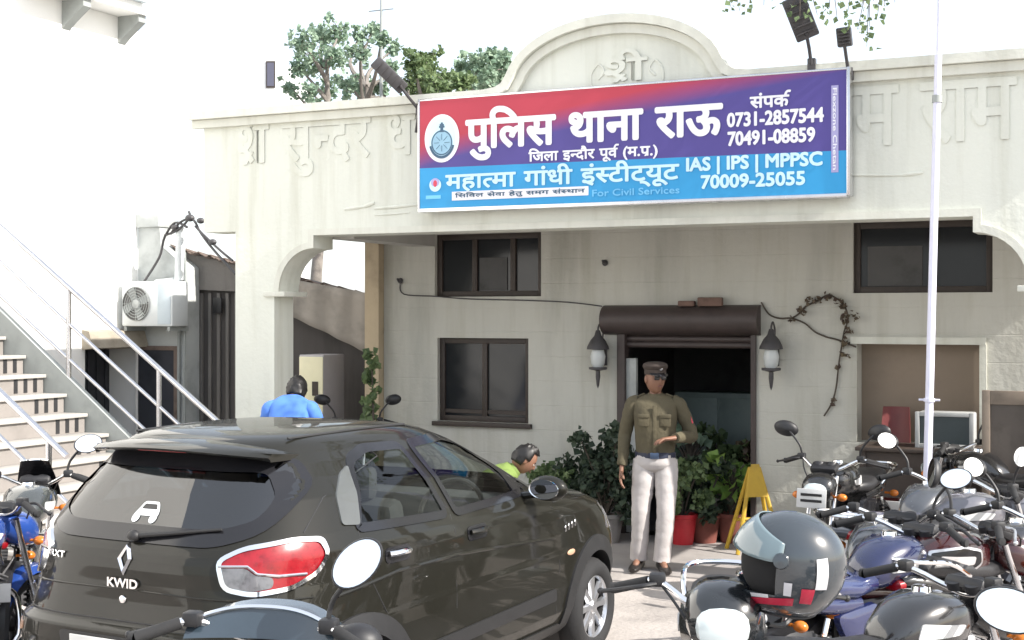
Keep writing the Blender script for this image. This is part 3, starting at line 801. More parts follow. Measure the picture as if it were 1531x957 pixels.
# white drain pipe, cable bundle, cctv-like old meter box
mb = MB(); pt = atv(271, 340, vE - .05); pb_ = atv(268, 418, vE - .05)
mb.tube([pt, pb_, pb_ + Vector((-.05, -.02, -.03)), pb_ + Vector((-.3, -.02, -.05))], .055, n=12)
tag(mb.build('drain_pipe', M['acwhite']), 'thick white drain pipe bending at the foot, right of the air conditioner', 'pipe')
mb = MB()
for pts in (((213, 425), (238, 385), (246, 355), (262, 333), (280, 340)), ((255, 350), (270, 332), (288, 328), (300, 348), (318, 372), (352, 410)), ((246, 352), (262, 346), (276, 335), (283, 325)), ((292, 338), (305, 352), (330, 375), (348, 390)), ((280, 330), (284, 322), (282, 316))):
    mb.tube(spline([atv(x, y, vE - .12) for x, y in pts], 5), .014, n=6)
for px, py, r in ((284, 326, .06), (300, 330, .05), (262, 340, .05), (318, 362, .05)):
    p = atv(px, py, vE - .12); mb.sphere(p, (r, r * .8, r * .7), 8, 6)
tag(mb.build('cable_bundle', M['darkmetal']), 'tangled dark cables looping over the top of the passage wall', 'cables')

# shed in the passage behind the porch
vK = vE + .30
sh_ = thing('passage_shed', 'sooty brown lean-to shed in the passage left of the porch', 'shed', (-10, vK, 0))
kx = lambda px, v=vK: atv(px, 470, v).x + 10
zk = lambda px, py, v=vK: atv(px, py, v).z
xa, xb = kx(272), kx(575) + .15
zA, zBk = zk(300, 378), zk(560, 442)
slope = (zBk - zA) / (kx(560) - kx(300))
zr_ = lambda x: zA + slope * (x - kx(300))
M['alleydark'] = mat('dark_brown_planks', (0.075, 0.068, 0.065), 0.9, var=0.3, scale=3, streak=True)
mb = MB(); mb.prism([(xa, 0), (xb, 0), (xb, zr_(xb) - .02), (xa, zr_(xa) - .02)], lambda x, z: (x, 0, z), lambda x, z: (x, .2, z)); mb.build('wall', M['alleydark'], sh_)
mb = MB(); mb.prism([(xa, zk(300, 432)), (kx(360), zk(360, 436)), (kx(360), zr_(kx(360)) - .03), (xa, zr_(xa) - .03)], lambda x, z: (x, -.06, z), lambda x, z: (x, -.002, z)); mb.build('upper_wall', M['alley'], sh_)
mb = MB()
n = 60
for k in range(n):
    x0, x1 = lerp(xa - .05, xb, k / n), lerp(xa - .05, xb, (k + 1) / n)
    w0, w1 = .018 * math.cos(k * 1.6), .018 * math.cos((k + 1) * 1.6)
    mb.quad((x0, -.15, zr_(x0) + w0), (x1, -.15, zr_(x1) + w1), (x1, 1.2, zr_(x1) + w1 - .22), (x0, 1.2, zr_(x0) + w0 - .22))
rf = mb.build('roof', M['rust'], sh_); sm = rf.modifiers.new('thickness', 'SOLIDIFY'); sm.thickness = .012
for k in range(7):
    x = lerp(xa + .05, kx(355), k / 6); mb = MB(); mb.b2((x - .02, -.03, 0.01), (x + .02, -.004, zk(300, 436) - .02)); mb.build('post', M['alley'], sh_)
p = atv(325, 457, vK - .08); mb = MB(); mb.b2((p.x + 10 - .06, -.09, p.z - .09), (p.x + 10 + .06, -.061, p.z + .09), bev=.01); mb.build('meter_box', M['black'], sh_)
# hanging tarpaulin with a slanting lower edge
vT = vK - .22
tp = []
for i in range(26):
    px = lerp(362, 566, i / 25)
    top = zk(px, lerp(404, 441, i / 25), vT); bot = zk(px, lerp(436, 534, i / 25), vT); x = atv(px, 470, vT).x
    tp.append((x, top, bot, vT + .02 * math.sin(i * 1.3) + .012 * math.sin(i * .5)))
mb = MB()
for i in range(25):
    (x0, t0, b0, v0), (x1, t1, b1, v1) = tp[i], tp[i + 1]
    for j in range(6):
        f0, f1 = j / 6, (j + 1) / 6; y = lambda v, f: v - .05 * f * f
        mb.quad((x0, y(v0, f0), lerp(t0, b0, f0)), (x1, y(v1, f0), lerp(t1, b1, f0)), (x1, y(v1, f1), lerp(t1, b1, f1)), (x0, y(v0, f1), lerp(t0, b0, f1)))
bmesh.ops.remove_doubles(mb.bm, verts=mb.bm.verts[:], dist=1e-4)
o = mb.build('tarpaulin', mat('dusty_grey_brown_tarpaulin', (0.27, 0.245, 0.215), 0.85, var=0.2, scale=3)); o.modifiers.new('thickness', 'SOLIDIFY').thickness = .006
tag(o, 'dusty grey tarpaulin with a slanting edge hanging under the shed roof', 'tarpaulin')
# cream locker: lit front and shaded sides put into two enamel colours
p = atv(458, 620, 12.0); q = atv(476, 531, 12.0)
lk = thing('metal_locker', 'narrow cream metal locker standing in the passage behind the pillar', 'locker', (p.x + .03, 12.05, 0))
hl = q.z
mb = MB(); mb.b2((-.15, 0, 0), (.15, .40, hl), bev=.008); mb.build('cabinet', mat('shaded_grey_enamel', (0.42, 0.40, 0.42), 0.4, var=.06), lk)
mb = MB(); mb.b2((-.145, -.012, .02), (.145, -.001, hl - .02), bev=.004); d_ = mb.build('door', mat('lit_cream_enamel', (0.74, 0.70, 0.48), 0.4, var=.06), lk)
mb = MB(); mb.b2((.02, -.02, hl * .74), (.09, -.0125, hl * .83)); mb.build('label_plate', M['win_frame'], d_)
mb = MB(); mb.tube([(.11, -.03, hl * .5), (.11, -.03, hl * .58)], .008, n=6); mb.build('handle', M['chrome'], d_)

# stair: climbs to the left (towards -x), railings of steel tube
v1s, v0s = 9.5, 7.46
st = thing('outside_stair', 'stone stair with pale treads climbing to the left, steel railings both sides', 'staircase', (0, 0, 0))
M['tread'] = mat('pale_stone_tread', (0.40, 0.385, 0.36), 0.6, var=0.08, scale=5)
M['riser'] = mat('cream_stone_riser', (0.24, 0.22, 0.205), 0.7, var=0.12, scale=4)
M['riserdark'] = mat('black_riser_strip', (0.03, 0.03, 0.032), 0.3, var=0.1)
rise, going = .168, .24
u0s = -7.10
steps = []
for k in range(16):
    x0 = u0s - going * k; z1 = rise * (k + 1)
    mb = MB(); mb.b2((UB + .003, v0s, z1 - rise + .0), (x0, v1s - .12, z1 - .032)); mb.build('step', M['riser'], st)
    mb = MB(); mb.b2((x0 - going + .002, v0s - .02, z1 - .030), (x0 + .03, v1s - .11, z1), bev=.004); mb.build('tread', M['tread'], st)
    for j in range(3):  # three dark strips near the back end of each riser
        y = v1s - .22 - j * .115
        mb = MB(); mb.b2((x0 + .001, y - .022, z1 - rise + .012), (x0 + .004, y + .022, z1 - .033)); mb.build('riser_strip', M['riserdark'], st)
sl = rise / going
nz = lambda x: rise + (u0s - x) * sl
mb = MB(); xe = UB + .01; mb.prism([(u0s + .25, 0.0), (u0s + .25, .08), (xe, nz(xe) + .24), (xe, nz(xe) - .20), (u0s - .1, 0.0)], lambda x, z: (x, v1s - .105, z), lambda x, z: (x, v1s - .04, z)); mb.build('stringer', M['greysteel'], st)
def railing(v, hs, xs0, xs1, posts):
    for h in hs:
        mb = MB(); mb.tube([(xs0, v, nz(xs0) + h), (xs1, v, nz(xs1) + h)], .024 if h == hs[0] else .016, n=12); mb.build('rail', M['steel'], st)
    for x in posts:
        mb = MB(); mb.tube([(x, v, max(.0, nz(x) - .12 if x < u0s else 0)), (x, v, nz(x) + hs[0])], .022, n=12); mb.build('rail_post', M['steel'], st)
pr0 = atv(103, 430, v1s - .07); pr1 = atv(238, 540, v1s - .07)
hh0 = pr0.z - nz(pr0.x)
railing(v1s - .072, (hh0, hh0 * .66, hh0 * .33), -6.98, UB + .04, (pr0.x, pr1.x))
railing(v0s + .03, (hh0, hh0 * .66), -6.98, UB + .04, (u0s - .05, -8.6))
# ------------------------------------------------------------------ trees behind the station
M['leafpale'] = leaf_mat('pale_grey_green_leaves', (0.16, 0.25, 0.17), (0.34, 0.44, 0.32))
M['leafmid'] = leaf_mat('mid_green_leaves', (0.08, 0.13, 0.055), (0.20, 0.27, 0.12))
M['leafdark'] = leaf_mat('dark_green_leaves', (0.025, 0.045, 0.03), (0.07, 0.10, 0.06))
M['leafbright'] = leaf_mat('fresh_green_leaves', (0.12, 0.24, 0.05), (0.26, 0.40, 0.10))
M['leafbrown'] = leaf_mat('reddish_brown_leaves', (0.09, 0.06, 0.05), (0.16, 0.13, 0.08))
M['bark'] = mat('grey_bark', (0.20, 0.18, 0.16), 0.9, var=0.3, scale=5, bump=0.5)
M['barkdark'] = mat('dark_bark', (0.09, 0.075, 0.06), 0.9, var=0.3, scale=5, bump=0.5)

def leaf(mb, c, size, rng, elong=2.0, up=None):
    d = Vector((rng.uniform(-1, 1), rng.uniform(-1, 1), rng.uniform(-1, .6))) if up is None else Vector(up) + Vector((rng.uniform(-.5, .5), rng.uniform(-.5, .5), rng.uniform(-.4, .4)))
    if d.length < .05: d = Vector((0, 0, 1))
    d.normalize(); w = d.orthogonal(); w.rotate(Matrix.Rotation(rng.uniform(0, 2 * PI), 3, d)); nrm = d.cross(w)
    L, W = size * elong / 2, size / 2
    p = [c, c + d * L * .55 + w * W + nrm * W * .3, c + d * L * 1.2, c + d * L * .55 - w * W + nrm * W * .3, c + d * L * .55]
    v = [mb.bm.verts.new(q) for q in p]
    mb.bm.faces.new((v[0], v[1], v[4])); mb.bm.faces.new((v[1], v[2], v[4])); mb.bm.faces.new((v[2], v[3], v[4])); mb.bm.faces.new((v[3], v[0], v[4]))
def clump(mb, c, r, n, size, rng, elong=2.0):
    r = r if isinstance(r, (tuple, list)) else (r, r, r)
    for _ in range(n):
        while True:
            q = Vector((rng.uniform(-1, 1), rng.uniform(-1, 1), rng.uniform(-1, 1)))
            if q.length < 1: break
        q = q * (0.55 + .45 * rng.random())
        leaf(mb, Vector(c) + Vector((q.x * r[0], q.y * r[1], q.z * r[2])), size * rng.uniform(.6, 1.3), rng, elong)
def tree(label, base, top_z, clumps, lm, bm_, seed, dens=1.0, size=.16, lean=(0, 0), group=None, name='tree', r0=.16, spread=1.0):
    """clumps: world points with radius; limbs run from the trunk to each"""
    rng = random.Random(seed); base = Vector(base)
    root = thing(name, label, 'tree', base, group=group)
    tr = MB(); hh = top_z
    trunk = spline([(0, 0, 0), (lean[0] * .3 + rng.uniform(-.1, .1), lean[1] * .3, hh * .35), (lean[0] * .7, lean[1] * .7 + rng.uniform(-.1, .1), hh * .7), (lean[0], lean[1], hh)], 5)
    tr.tube(trunk, [lerp(r0, r0 * .25, i / (len(trunk) - 1)) for i in range(len(trunk))], n=10); 
    lv = MB()
    for c, r in clumps:
        c = Vector(c) - base
        i = min(range(len(trunk)), key=lambda k: abs(trunk[k].z - max(hh * .3, c.z - (c - trunk[k]).xy.length * .8)))
        s0 = trunk[i]; midp = (s0 + c) / 2 + Vector((rng.uniform(-.2, .2), rng.uniform(-.2, .2), -.12 * (c - s0).length * .5))
        limb = spline([s0, midp, c], 4); tr.tube(limb, [lerp(r0 * .35, .012, k / (len(limb) - 1)) for k in range(len(limb))], n=6)
        rr = r if isinstance(r, (int, float)) else sum(r) / 3
        clump(lv, c, r, int(dens * 260 * rr ** 1.6 / (size / .16) ** 1.3), size, rng)
        for _ in range(5):
            q = c + Vector((rng.uniform(-1, 1), rng.uniform(-1, 1), rng.uniform(-1, 1))) * rr * 1.05
            clump(lv, q, rr * .35, int(dens * 40 * rr), size, rng); tr.tube([c, (c + q) / 2 + Vector((0, 0, .03)), q], [.012, .008, .004], n=4)
    tr.build('trunk', bm_, root); lv.build('crown', lm, root, smooth=False)
    return root
def pc(px, py, Z, rpx): return (atd(px, py, Z), rpx / FPX * Z)
def pcl(lst, Z, seed):
    rng = random.Random(seed); return [pc(x, y, Z + rng.uniform(-1.2, 1.2), r) for x, y, r in lst]
GT = 'trees behind the police station'
tree('tall airy pale grey-green tree at the left behind the parapet', atd(470, 470, 27).xy.to_3d(), 6.9, pcl([(452, 62, 26), (482, 52, 22), (508, 48, 20), (446, 100, 18), (470, 92, 22), (500, 84, 22), (436, 132, 14), (490, 130, 22), (462, 135, 16)], 27, 1), M['leafpale'], M['bark'], 1, dens=1.8, size=.075, lean=(.3, 0), group=GT)
tree('thin pale tree with separate leaf tufts beside the aerial mast', atd(548, 470, 25).xy.to_3d(), 6.2, pcl([(538, 52, 14), (558, 44, 12), (538, 78, 20), (570, 60, 12), (590, 72, 12), (585, 100, 14), (545, 130, 22), (520, 125, 18), (572, 132, 14)], 25, 2), M['leafpale'], M['bark'], 2, dens=2.0, size=.07, group=GT)
tree('bushy olive green tree just right of the left floodlight', atd(640, 470, 24).xy.to_3d(), 5.6, pcl([(620, 96, 20), (642, 88, 14), (643, 110, 26), (668, 118, 22), (612, 126, 20), (690, 125, 18), (655, 134, 24), (632, 135, 20)], 24, 3), M['leafmid'], M['bark'], 3, dens=2.2, size=.075, group=GT)
tree('dense grey-green tree left of the arched parapet', atd(735, 470, 26).xy.to_3d(), 6.0, pcl([(690, 102, 18), (712, 92, 18), (735, 86, 16), (755, 88, 16), (728, 110, 24), (756, 112, 20), (704, 118, 20), (745, 128, 22), (715, 132, 22)], 26, 4), M['leafpale'], M['bark'], 4, dens=2.2, size=.075, group=GT)
# a tree standing right of the picture in front of the station: one long bough passes above, its twigs hang into view
def bough_tree():
    rng = random.Random(5); base = atd(1820, 470, 9.2); base.z = 0
    root = thing('tree', 'sparse tree whose leafy twigs hang into view above the floodlights', 'tree', base)
    tr, lv = MB(), MB()
    top = Vector((.1, .1, 4.6)); tr.tube(spline([(0, 0, 0), (.08, 0, 1.6), (-.05, .05, 3.2), top], 5), [lerp(.15, .08, k / 15) for k in range(16)], n=10)
    bough = spline([top, atd(1640, -150, 9.2) - base, atd(1500, -120, 9.7) - base, atd(1380, -150, 9.4) - base, atd(1260, -95, 9.8) - base, atd(1160, -100, 9.5) - base, atd(1080, -45, 9.7) - base], 6)
    for k in range(60):
        q = bough[rng.randrange(4, len(bough))]; e = q + Vector((rng.uniform(-.3, .3), rng.uniform(-.35, .35), rng.uniform(0, .4))); tr.tube([q, q.lerp(e, .5) + Vector((0, 0, .04)), e], [.008, .006, .003], n=4); clump(lv, e, .16, 26, .035, rng)
    tr.tube(bough, [lerp(.07, .012, k / (len(bough) - 1)) for k in range(len(bough))], n=8)
    up = spline([top, top + Vector((.4, .1, 1.6)), top + Vector((.2, .3, 2.8))], 5); tr.tube(up, [lerp(.08, .02, k / (len(up) - 1)) for k in range(len(up))], n=8)
    for k in range(30): clump(lv, up[-1] + Vector((rng.uniform(-1, 1), rng.uniform(-1, 1), rng.uniform(-.8, .6))), .4, 60, .05, rng)
    for px, y1, n in ((1092, 10, 7), (1106, 16, 9), (1122, 5, 5), (1142, 8, 4), (1182, 14, 8), (1196, 26, 8), (1222, 22, 10), (1240, 12, 8), (1252, 30, 8), (1268, 16, 9), (1282, 44, 10), (1300, 40, 12), (1296, 70, 8), (1312, 24, 10), (1322, 10, 8), (1338, 4, 6), (1208, 2, 9), (1262, -4, 10), (1288, 8, 12), (1306, 2, 12), (1350, -20, 14), (1400, -30, 14), (1160, -20, 12)):
        e = atd(px, y1, 9.55 + rng.uniform(-.3, .3)) - base; s0 = min(bough, key=lambda q: (q - e).xy.length + rng.uniform(0, .1)); tw = spline([s0, s0.lerp(e, .55) + Vector((rng.uniform(-.05, .05), 0, .05)), e], 5); tr.tube(tw, [lerp(.007, .002, k / (len(tw) - 1)) for k in range(len(tw))], n=4)
        for k in range(n): leaf(lv, e + Vector((rng.uniform(-.07, .07), rng.uniform(-.07, .07), rng.uniform(-.04, .16))), .032 * rng.uniform(.7, 1.3), rng, 2.2)
    tr.build('trunk', M['barkdark'], root); lv.build('crown', M['leafmid'], root, smooth=False)
bough_tree()
mp_ = atd(570, 92, 24)
mb = MB(); mb.tube([(0, 0, 0), (0, 0, mp_.z), (0, 0, mp_.z + 1.6)], [.04, .03, .014], n=8); mb.tube([(-.25, 0, mp_.z + .9), (.25, 0, mp_.z + .9)], .01)
o = mb.build('aerial_mast', M['greysteel']); o.location = (mp_.x, mp_.y, 0); tag(o, 'thin grey aerial mast rising behind the left floodlight', 'mast')
# far white house with a dark window, left of the trees
q0, q1 = atd(372, 470, 34), atd(424, 92, 34)
fh = thing('far_house', 'small white house with a dark window far behind the left end of the parapet', 'house', (q0.x, q0.y, 0), YAW)
wz = CAMZ + (470 - 88) / FPX * 34; ww = 52 / FPX * 34
mb = MB(); mb.b2((0, 0, 0), (ww, 4, wz)); mb.build('wall', M['white'], fh)
mb = MB(); mb.b2((ww * .5, -.03, wz - .72), (ww * .76, -.002, wz - .06)); w_ = mb.build('window', M['win_frame'], fh)
mb = MB(); mb.b2((ww * .53, -.036, wz - .68), (ww * .73, -.031, wz - .10)); mb.build('pane', mat('grey_far_pane', (.10, .10, .14), .3, var=0), w_)

# ------------------------------------------------------------------ creeper on the wall right of the entrance
rng = random.Random(11)
vn = thing('climbing_vine', 'thin climbing vine with an arch of small dark leaves right of the doorway', 'vine', (atv(1200, 640, VB).x, VB, 0))
o0 = Vector(vn.location)
vp = [(1232, 622), (1243, 604), (1250, 580), (1254, 545), (1258, 520), (1262, 496), (1268, 476), (1262, 456), (1250, 446), (1238, 441), (1222, 450), (1205, 458), (1196, 468), (1184, 476)]
vp2 = [(1138, 452), (1150, 470), (1166, 476), (1184, 476), (1204, 484), (1218, 496), (1236, 504), (1252, 508), (1280, 519)]
mb = MB()
for pth in (vp, vp2): mb.tube(spline([atv(x, y, VB - .02) - o0 for x, y in pth], 4), .008, n=6)
mb.build('stem', M['barkdark'], vn)
mb = MB()
for x, y, s in ((1184, 476, 1), (1199, 465, 1.1), (1207, 449, .9), (1220, 448, 1.2), (1237, 443, 1.3), (1254, 450, 1.2), (1262, 458, 1.1), (1263, 472, 1.3), (1264, 482, .8), (1278, 472, 1.2), (1268, 494, 1.1), (1262, 510, 1.5), (1264, 530, .9), (1252, 548, .6), (1247, 602, .5)):
    clump(mb, atv(x, y, VB - .05) - o0, 0.038 * s, int(11 * s), .036, rng, 1.6)
mb.build('leaves', M['leafbrown'], vn, smooth=False)

# ------------------------------------------------------------------ pots and plants along the wall
M['redpot'] = mat('red_plastic_pot', (0.50, 0.025, 0.035), 0.45, var=0.12, scale=7)
M['claypot'] = mat('dull_clay_pot', (0.19, 0.06, 0.045), 0.8, var=0.2, scale=7)
M['greypot'] = mat('grey_cement_pot', (0.22, 0.21, 0.20), 0.9, var=0.2, scale=7)
M['soil'] = mat('dark_soil', (0.05, 0.038, 0.03), 1.0, var=0.3, scale=20)
def gpt(px, py): # ground point
    Z = CAMZ * FPX / (py - HOR); p = atd(px, py, Z); return Vector((p.x, p.y, 0.012))
def plant(label, px, py, r, h, potm, lm, plant_h, kind, seed, pot='pot', n=120, lsz=.09, spread=.3, cat='potted plant', name='potted_plant'):
    g = gpt(px, py); rng = random.Random(seed)
    root = thing(name, label, cat, g, group='plants along the porch wall')
    if r:
        q = MB(); q.lathe([(r * .02, 0), (r * .72, 0), (r * .97, h * .85), (r, h * .86), (r * 1.06, h * .87), (r * 1.06, h), (r * .94, h), (r * .92, h * .9), (.0, h * .9)], n=24); p_ = q.build('pot', potm, root)
        q = MB(); q.lathe([(r * .92, h * .91), (0, h * .925)], n=20); q.build('soil', M['soil'], p_)
    lv = MB(); stm = MB(); z0 = h * .9 if r else 0.0
    if kind == 'bush':
        for k in range(max(5, n // 22)):
            a = rng.uniform(0, 2 * PI); rr = spread * math.sqrt(rng.random()); zz = z0 + plant_h * (rng.random() ** .8)
            c = Vector((rr * math.cos(a), rr * math.sin(a), zz)); stm.tube(spline([(0, 0, z0 - .02), (c.x * .5, c.y * .5, lerp(z0, zz, .6)), c], 3), [.009] * 6 + [.004], n=5)
            clump(lv, c, spread * .42, 60, lsz * .62, rng, 2.0)
    elif kind == 'broad':
        for k in range(n):
            a = rng.uniform(0, 2 * PI); zz = z0 + plant_h * rng.uniform(.3, 1); rr = spread * rng.uniform(.25, 1)
            c = Vector((rr * .55 * math.cos(a), rr * .55 * math.sin(a), zz)); stm.tube(spline([(0, 0, z0 - .02), (c.x * .3, c.y * .3, lerp(z0, zz, .7)), c], 3), [.008] * 6 + [.004], n=5)
            leaf(lv, c, lsz * rng.uniform(.7, 1.2), rng, 1.9, up=(math.cos(a) * .9, math.sin(a) * .9, .1))
    elif kind == 'column':
        for k in range(n):
            zz = z0 + plant_h * k / n; w = spread * (.5 + .9 * math.sin(min(1, (k + 2) / n) * PI * .88)); a = rng.uniform(0, 2 * PI)
            clump(lv, (w * .6 * math.cos(a), w * .6 * math.sin(a), zz), w * .6, 22, lsz, rng)
        stm.tube([(0, 0, 0), (0.02, 0, plant_h * .5), (0, 0, plant_h * .9)], [.02, .015, .006], n=6)
    stm.build('stem', M['barkdark'], root); lv.build('leaves', lm, root, smooth=False)
    return root
plant('tall dark bushy shrub against the wall left of the doorway', 905, 812, .17, .26, M['greypot'], M['leafdark'], .76, 'bush', 21, n=360, lsz=.085, spread=.30)
plant('low dark green bush nearer the car bonnet beneath the left wall lantern', 862, 806, .17, .26, M['greypot'], M['leafdark'], .50, 'bush', 22, n=420, lsz=.085, spread=.34)
plant('low olive bush by the wall just right of the crouching figure', 826, 800, .15, .24, M['greypot'], M['leafmid'], .36, 'bush', 23, n=220, lsz=.08, spread=.24)
plant('round red plastic pot with a bushy plant, nearest the policeman', 1021, 815, .125, .27, M['redpot'], M['leafmid'], .42, 'bush', 24, n=260, lsz=.08, spread=.24)
plant('plant in a dull red pot between the red pot and the broad leaved plant', 1053, 812, .15, .25, M['claypot'], M['leafdark'], .5, 'bush', 25, n=240, lsz=.09, spread=.26)
plant('broad bright green leaved plant in a clay pot left of the yellow stand', 1093, 812, .13, .26, M['claypot'], M['leafbright'], .52, 'broad', 26, n=60, lsz=.10, spread=.26)
plant('tall plant with bluish leaves in the doorway behind the policeman', 1030, 790, .16, .28, M['greypot'], M['leafpale'], .70, 'broad', 27, n=55, lsz=.09, spread=.30)
plant('tall dark leafy plant inside the right edge of the doorway', 1085, 788, .16, .28, M['greypot'], M['leafmid'], .62, 'bush', 28, n=300, lsz=.10, spread=.30)
plant('small brownish plant at the wall right of the yellow stand', 1150, 790, .16, .26, M['claypot'], M['leafbrown'], .55, 'bush', 29, n=360, lsz=.085, spread=.24)
plant('dark plant with twiggy leaves behind the black motorcycle', 1262, 792, .16, .26, M['greypot'], M['leafdark'], .5, 'bush', 30, n=300, lsz=.09, spread=.28)
plant('brownish bush beside the framed board at the right edge', 1496, 800, .17, .28, M['claypot'], M['leafmid'], .62, 'bush', 31, n=420, lsz=.09, spread=.30)
plant('green creeper climbing the corner post of the porch', 556, 792, 0, 0, None, M['leafmid'], 1.75, 'column', 32, n=20, lsz=.06, spread=.07, cat='creeper', name='creeper')
# brown planter trough at the foot of the wall
a = gpt(1130, 790); b = gpt(1262, 786)
tr_ = thing('planter_trough', 'long reddish brown trough at the foot of the wall behind the black motorcycle', 'planter', (a.x, a.y + .1, 0.012))
mb = MB(); L = b.x - a.x
mb.b2((0, 0, 0), (L, .05, .42), bev=.01); mb.b2((0, .35, 0), (L, .40, .42), bev=.01); mb.b2((0, .051, 0), (.05, .349, .42), bev=.005); mb.b2((L - .05, .051, 0), (L, .349, .42), bev=.005); mb.b2((.051, .052, 0), (L - .051, .348, .34))
mb.build('trough', M['claypot'], tr_); mb = MB(); mb.box((L / 2, -.012, .38), (L, .02, .05), bev=.005); mb.build('rim', M['claypot'], tr_)

# ------------------------------------------------------------------ yellow A-frame stand
M['yellow'] = mat('chipped_yellow_paint', (0.52, 0.33, 0.03), 0.55, var=0.15, scale=9)
g = gpt(1128, 826)
af = thing('folding_stand', 'yellow tubular A-frame stand beside the red pots', 'stand', g, YAW + R(8))
hA = .72
for s in (-1, 1):
    mb = MB(); mb.box((0, s * .0, 0), (.001, .001, .001)) if False else None
    for sx_ in (-1, 1):
        mb = MB(); mb.tube([(sx_ * .20, s * .16, 0), (sx_ * .035, s * .012, hA)], .019, n=8); mb.build('leg', M['yellow'], af)
    mb = MB(); mb.tube([(-.137, s * .107, hA * .36), (.137, s * .107, hA * .36)], .015, n=8); mb.build('crossbar', M['yellow'], af)
mb = MB(); mb.prism([(-.095, hA * .66), (.095, hA * .66), (.035, hA + .03), (-.035, hA + .03)], lambda x, z: (x, -.03 - (hA - z) * .21, z), lambda x, z: (x, -.02 - (hA - z) * .21, z)); mb.build('plate', M['yellow'], af)

# ------------------------------------------------------------------ table, screen, chair and board under the right opening
M['wooddark'] = mat('dark_wood', (0.055, 0.04, 0.032), 0.6, var=0.25, scale=6)
ta = atv(1278, 668, 11.45); tb = atv(1480, 668, 11.45)
tz = ta.z
tbl = thing('desk', 'dark wooden desk on the porch under the wide right opening', 'desk', (ta.x, 11.45, 0.012))
mb = MB(); mb.b2((0, 0, tz - .045), (tb.x - ta.x, .55, tz - .012), bev=.006); mb.build('desktop', M['wooddark'], tbl)
for x in (.03, tb.x - ta.x - .08):
    for y in (.03, .47):
        mb = MB(); mb.b2((x, y, 0), (x + .05, y + .05, tz - .046)); mb.build('leg', M['wooddark'], tbl)
mb = MB(); mb.b2((.05, .05, tz - .42), (tb.x - ta.x - .05, .07, tz - .05)); mb.build('modesty_panel', M['wooddark'], tbl)
ma, mb2 = atv(1368, 667, 11.6), atv(1456, 616, 11.6)
W_, H_ = mb2.x - ma.x, mb2.z - ma.z
scr = thing('cooler_unit', 'boxy unit with a pale frame and dark front standing on the desk', 'cooler', ((ma.x + mb2.x) / 2, 11.6, tz))
M['palegrey'] = mat('pale_grey_plastic', (0.40, 0.41, 0.41), 0.5, var=.08)
mb = MB(); mb.box((0, .16, H_ / 2), (W_ * .96, .26, H_ * .96), bev=.015); mb.build('casing', M['palegrey'], scr)
mb = MB(); t = .035
mb.b2((-W_ / 2, -.005, 0), (-W_ / 2 + t, .03, H_), bev=.004); mb.b2((W_ / 2 - t, -.005, 0), (W_ / 2, .03, H_), bev=.004); mb.b2((-W_ / 2 + t, -.004, 0), (W_ / 2 - t, .029, t), bev=.004); mb.b2((-W_ / 2 + t, -.004, H_ - t), (W_ / 2 - t, .029, H_), bev=.004)
mb.build('frame', M['palegrey'], scr)
mb = MB(); mb.b2((-W_ / 2 + t, .012, t), (W_ / 2 - t, .022, H_ - t)); mb.build('front_panel', mat('dark_teal_panel', (0.045, 0.06, 0.065), 0.35, var=.1), scr)
# red chair behind the desk (its back shows)
ca, cb_ = atv(1312, 668, 11.86), atv(1357, 613, 11.86)
chx = (ca.x + cb_.x) / 2; cw = cb_.x - ca.x
ch = thing('plastic_chair', 'dark red high backed chair behind the desk', 'chair', (chx, 11.86, 0.012), PI)
M['chairred'] = mat('dark_red_plastic', (0.15, 0.028, 0.028), 0.5, var=.12)
top = cb_.z
ring = []
mb = MB()
for k in range(9):
    t = k / 8; z = lerp(.48, top, t); w = cw * .5 * (1.0 - .12 * t ** 4); y = -.08 - .10 * t
    ring.append([(-w, y, z), (-w * .5, y - .035, z), (0, y - .045, z), (w * .5, y - .035, z), (w, y, z), (w, y - .025, z), (w * .5, y - .06, z), (0, y - .07, z), (-w * .5, y - .06, z), (-w, y - .025, z)])
mb.rings(ring); mb.build('backrest', M['chairred'], ch)
mb = MB(); mb.box((0, .10, .46), (cw * 1.05, .40, .035), bev=.015); mb.build('seat', M['chairred'], ch)
for sx_ in (-1, 1):
    for y in (-.08, .27):
        mb = MB(); mb.tube([(sx_ * cw * .46, y, 0), (sx_ * cw * .44, y, .45)], .018, n=8); mb.build('leg', M['chairred'], ch)
# framed board at the right edge
ba, bb = atv(1474, 740, 11.3), atv(1568, 588, 11.3)
bd = thing('framed_board', 'standing brown board in a wooden frame at the right edge of the porch', 'board', ((ba.x + bb.x) / 2, 11.3, 0.012))
M['frametan'] = mat('worn_tan_frame', (0.22, 0.18, 0.145), 0.7, var=.2)
W_, z0, z1 = bb.x - ba.x, .35, bb.z
for s in (-1, 1):
    mb = MB(); mb.b2((s * W_ / 2 - .03, 0, 0), (s * W_ / 2 + .03, .05, z1), bev=.004); mb.build('post', M['frametan'], bd)
mb = MB(); mb.b2((-W_ / 2 + .031, .002, z1 - .11), (W_ / 2 - .031, .048, z1 - .002), bev=.004); mb.build('top_rail', M['frametan'], bd)
mb = MB(); mb.b2((-W_ / 2 + .031, .002, z0), (W_ / 2 - .031, .048, z0 + .07), bev=.004); mb.build('bottom_rail', M['frametan'], bd)
mb = MB(); mb.b2((-W_ / 2 + .031, .018, z0 + .071), (W_ / 2 - .031, .03, z1 - .111)); mb.build('panel', mat('brown_board_face', (0.10, 0.085, 0.075), .6, var=.2), bd)
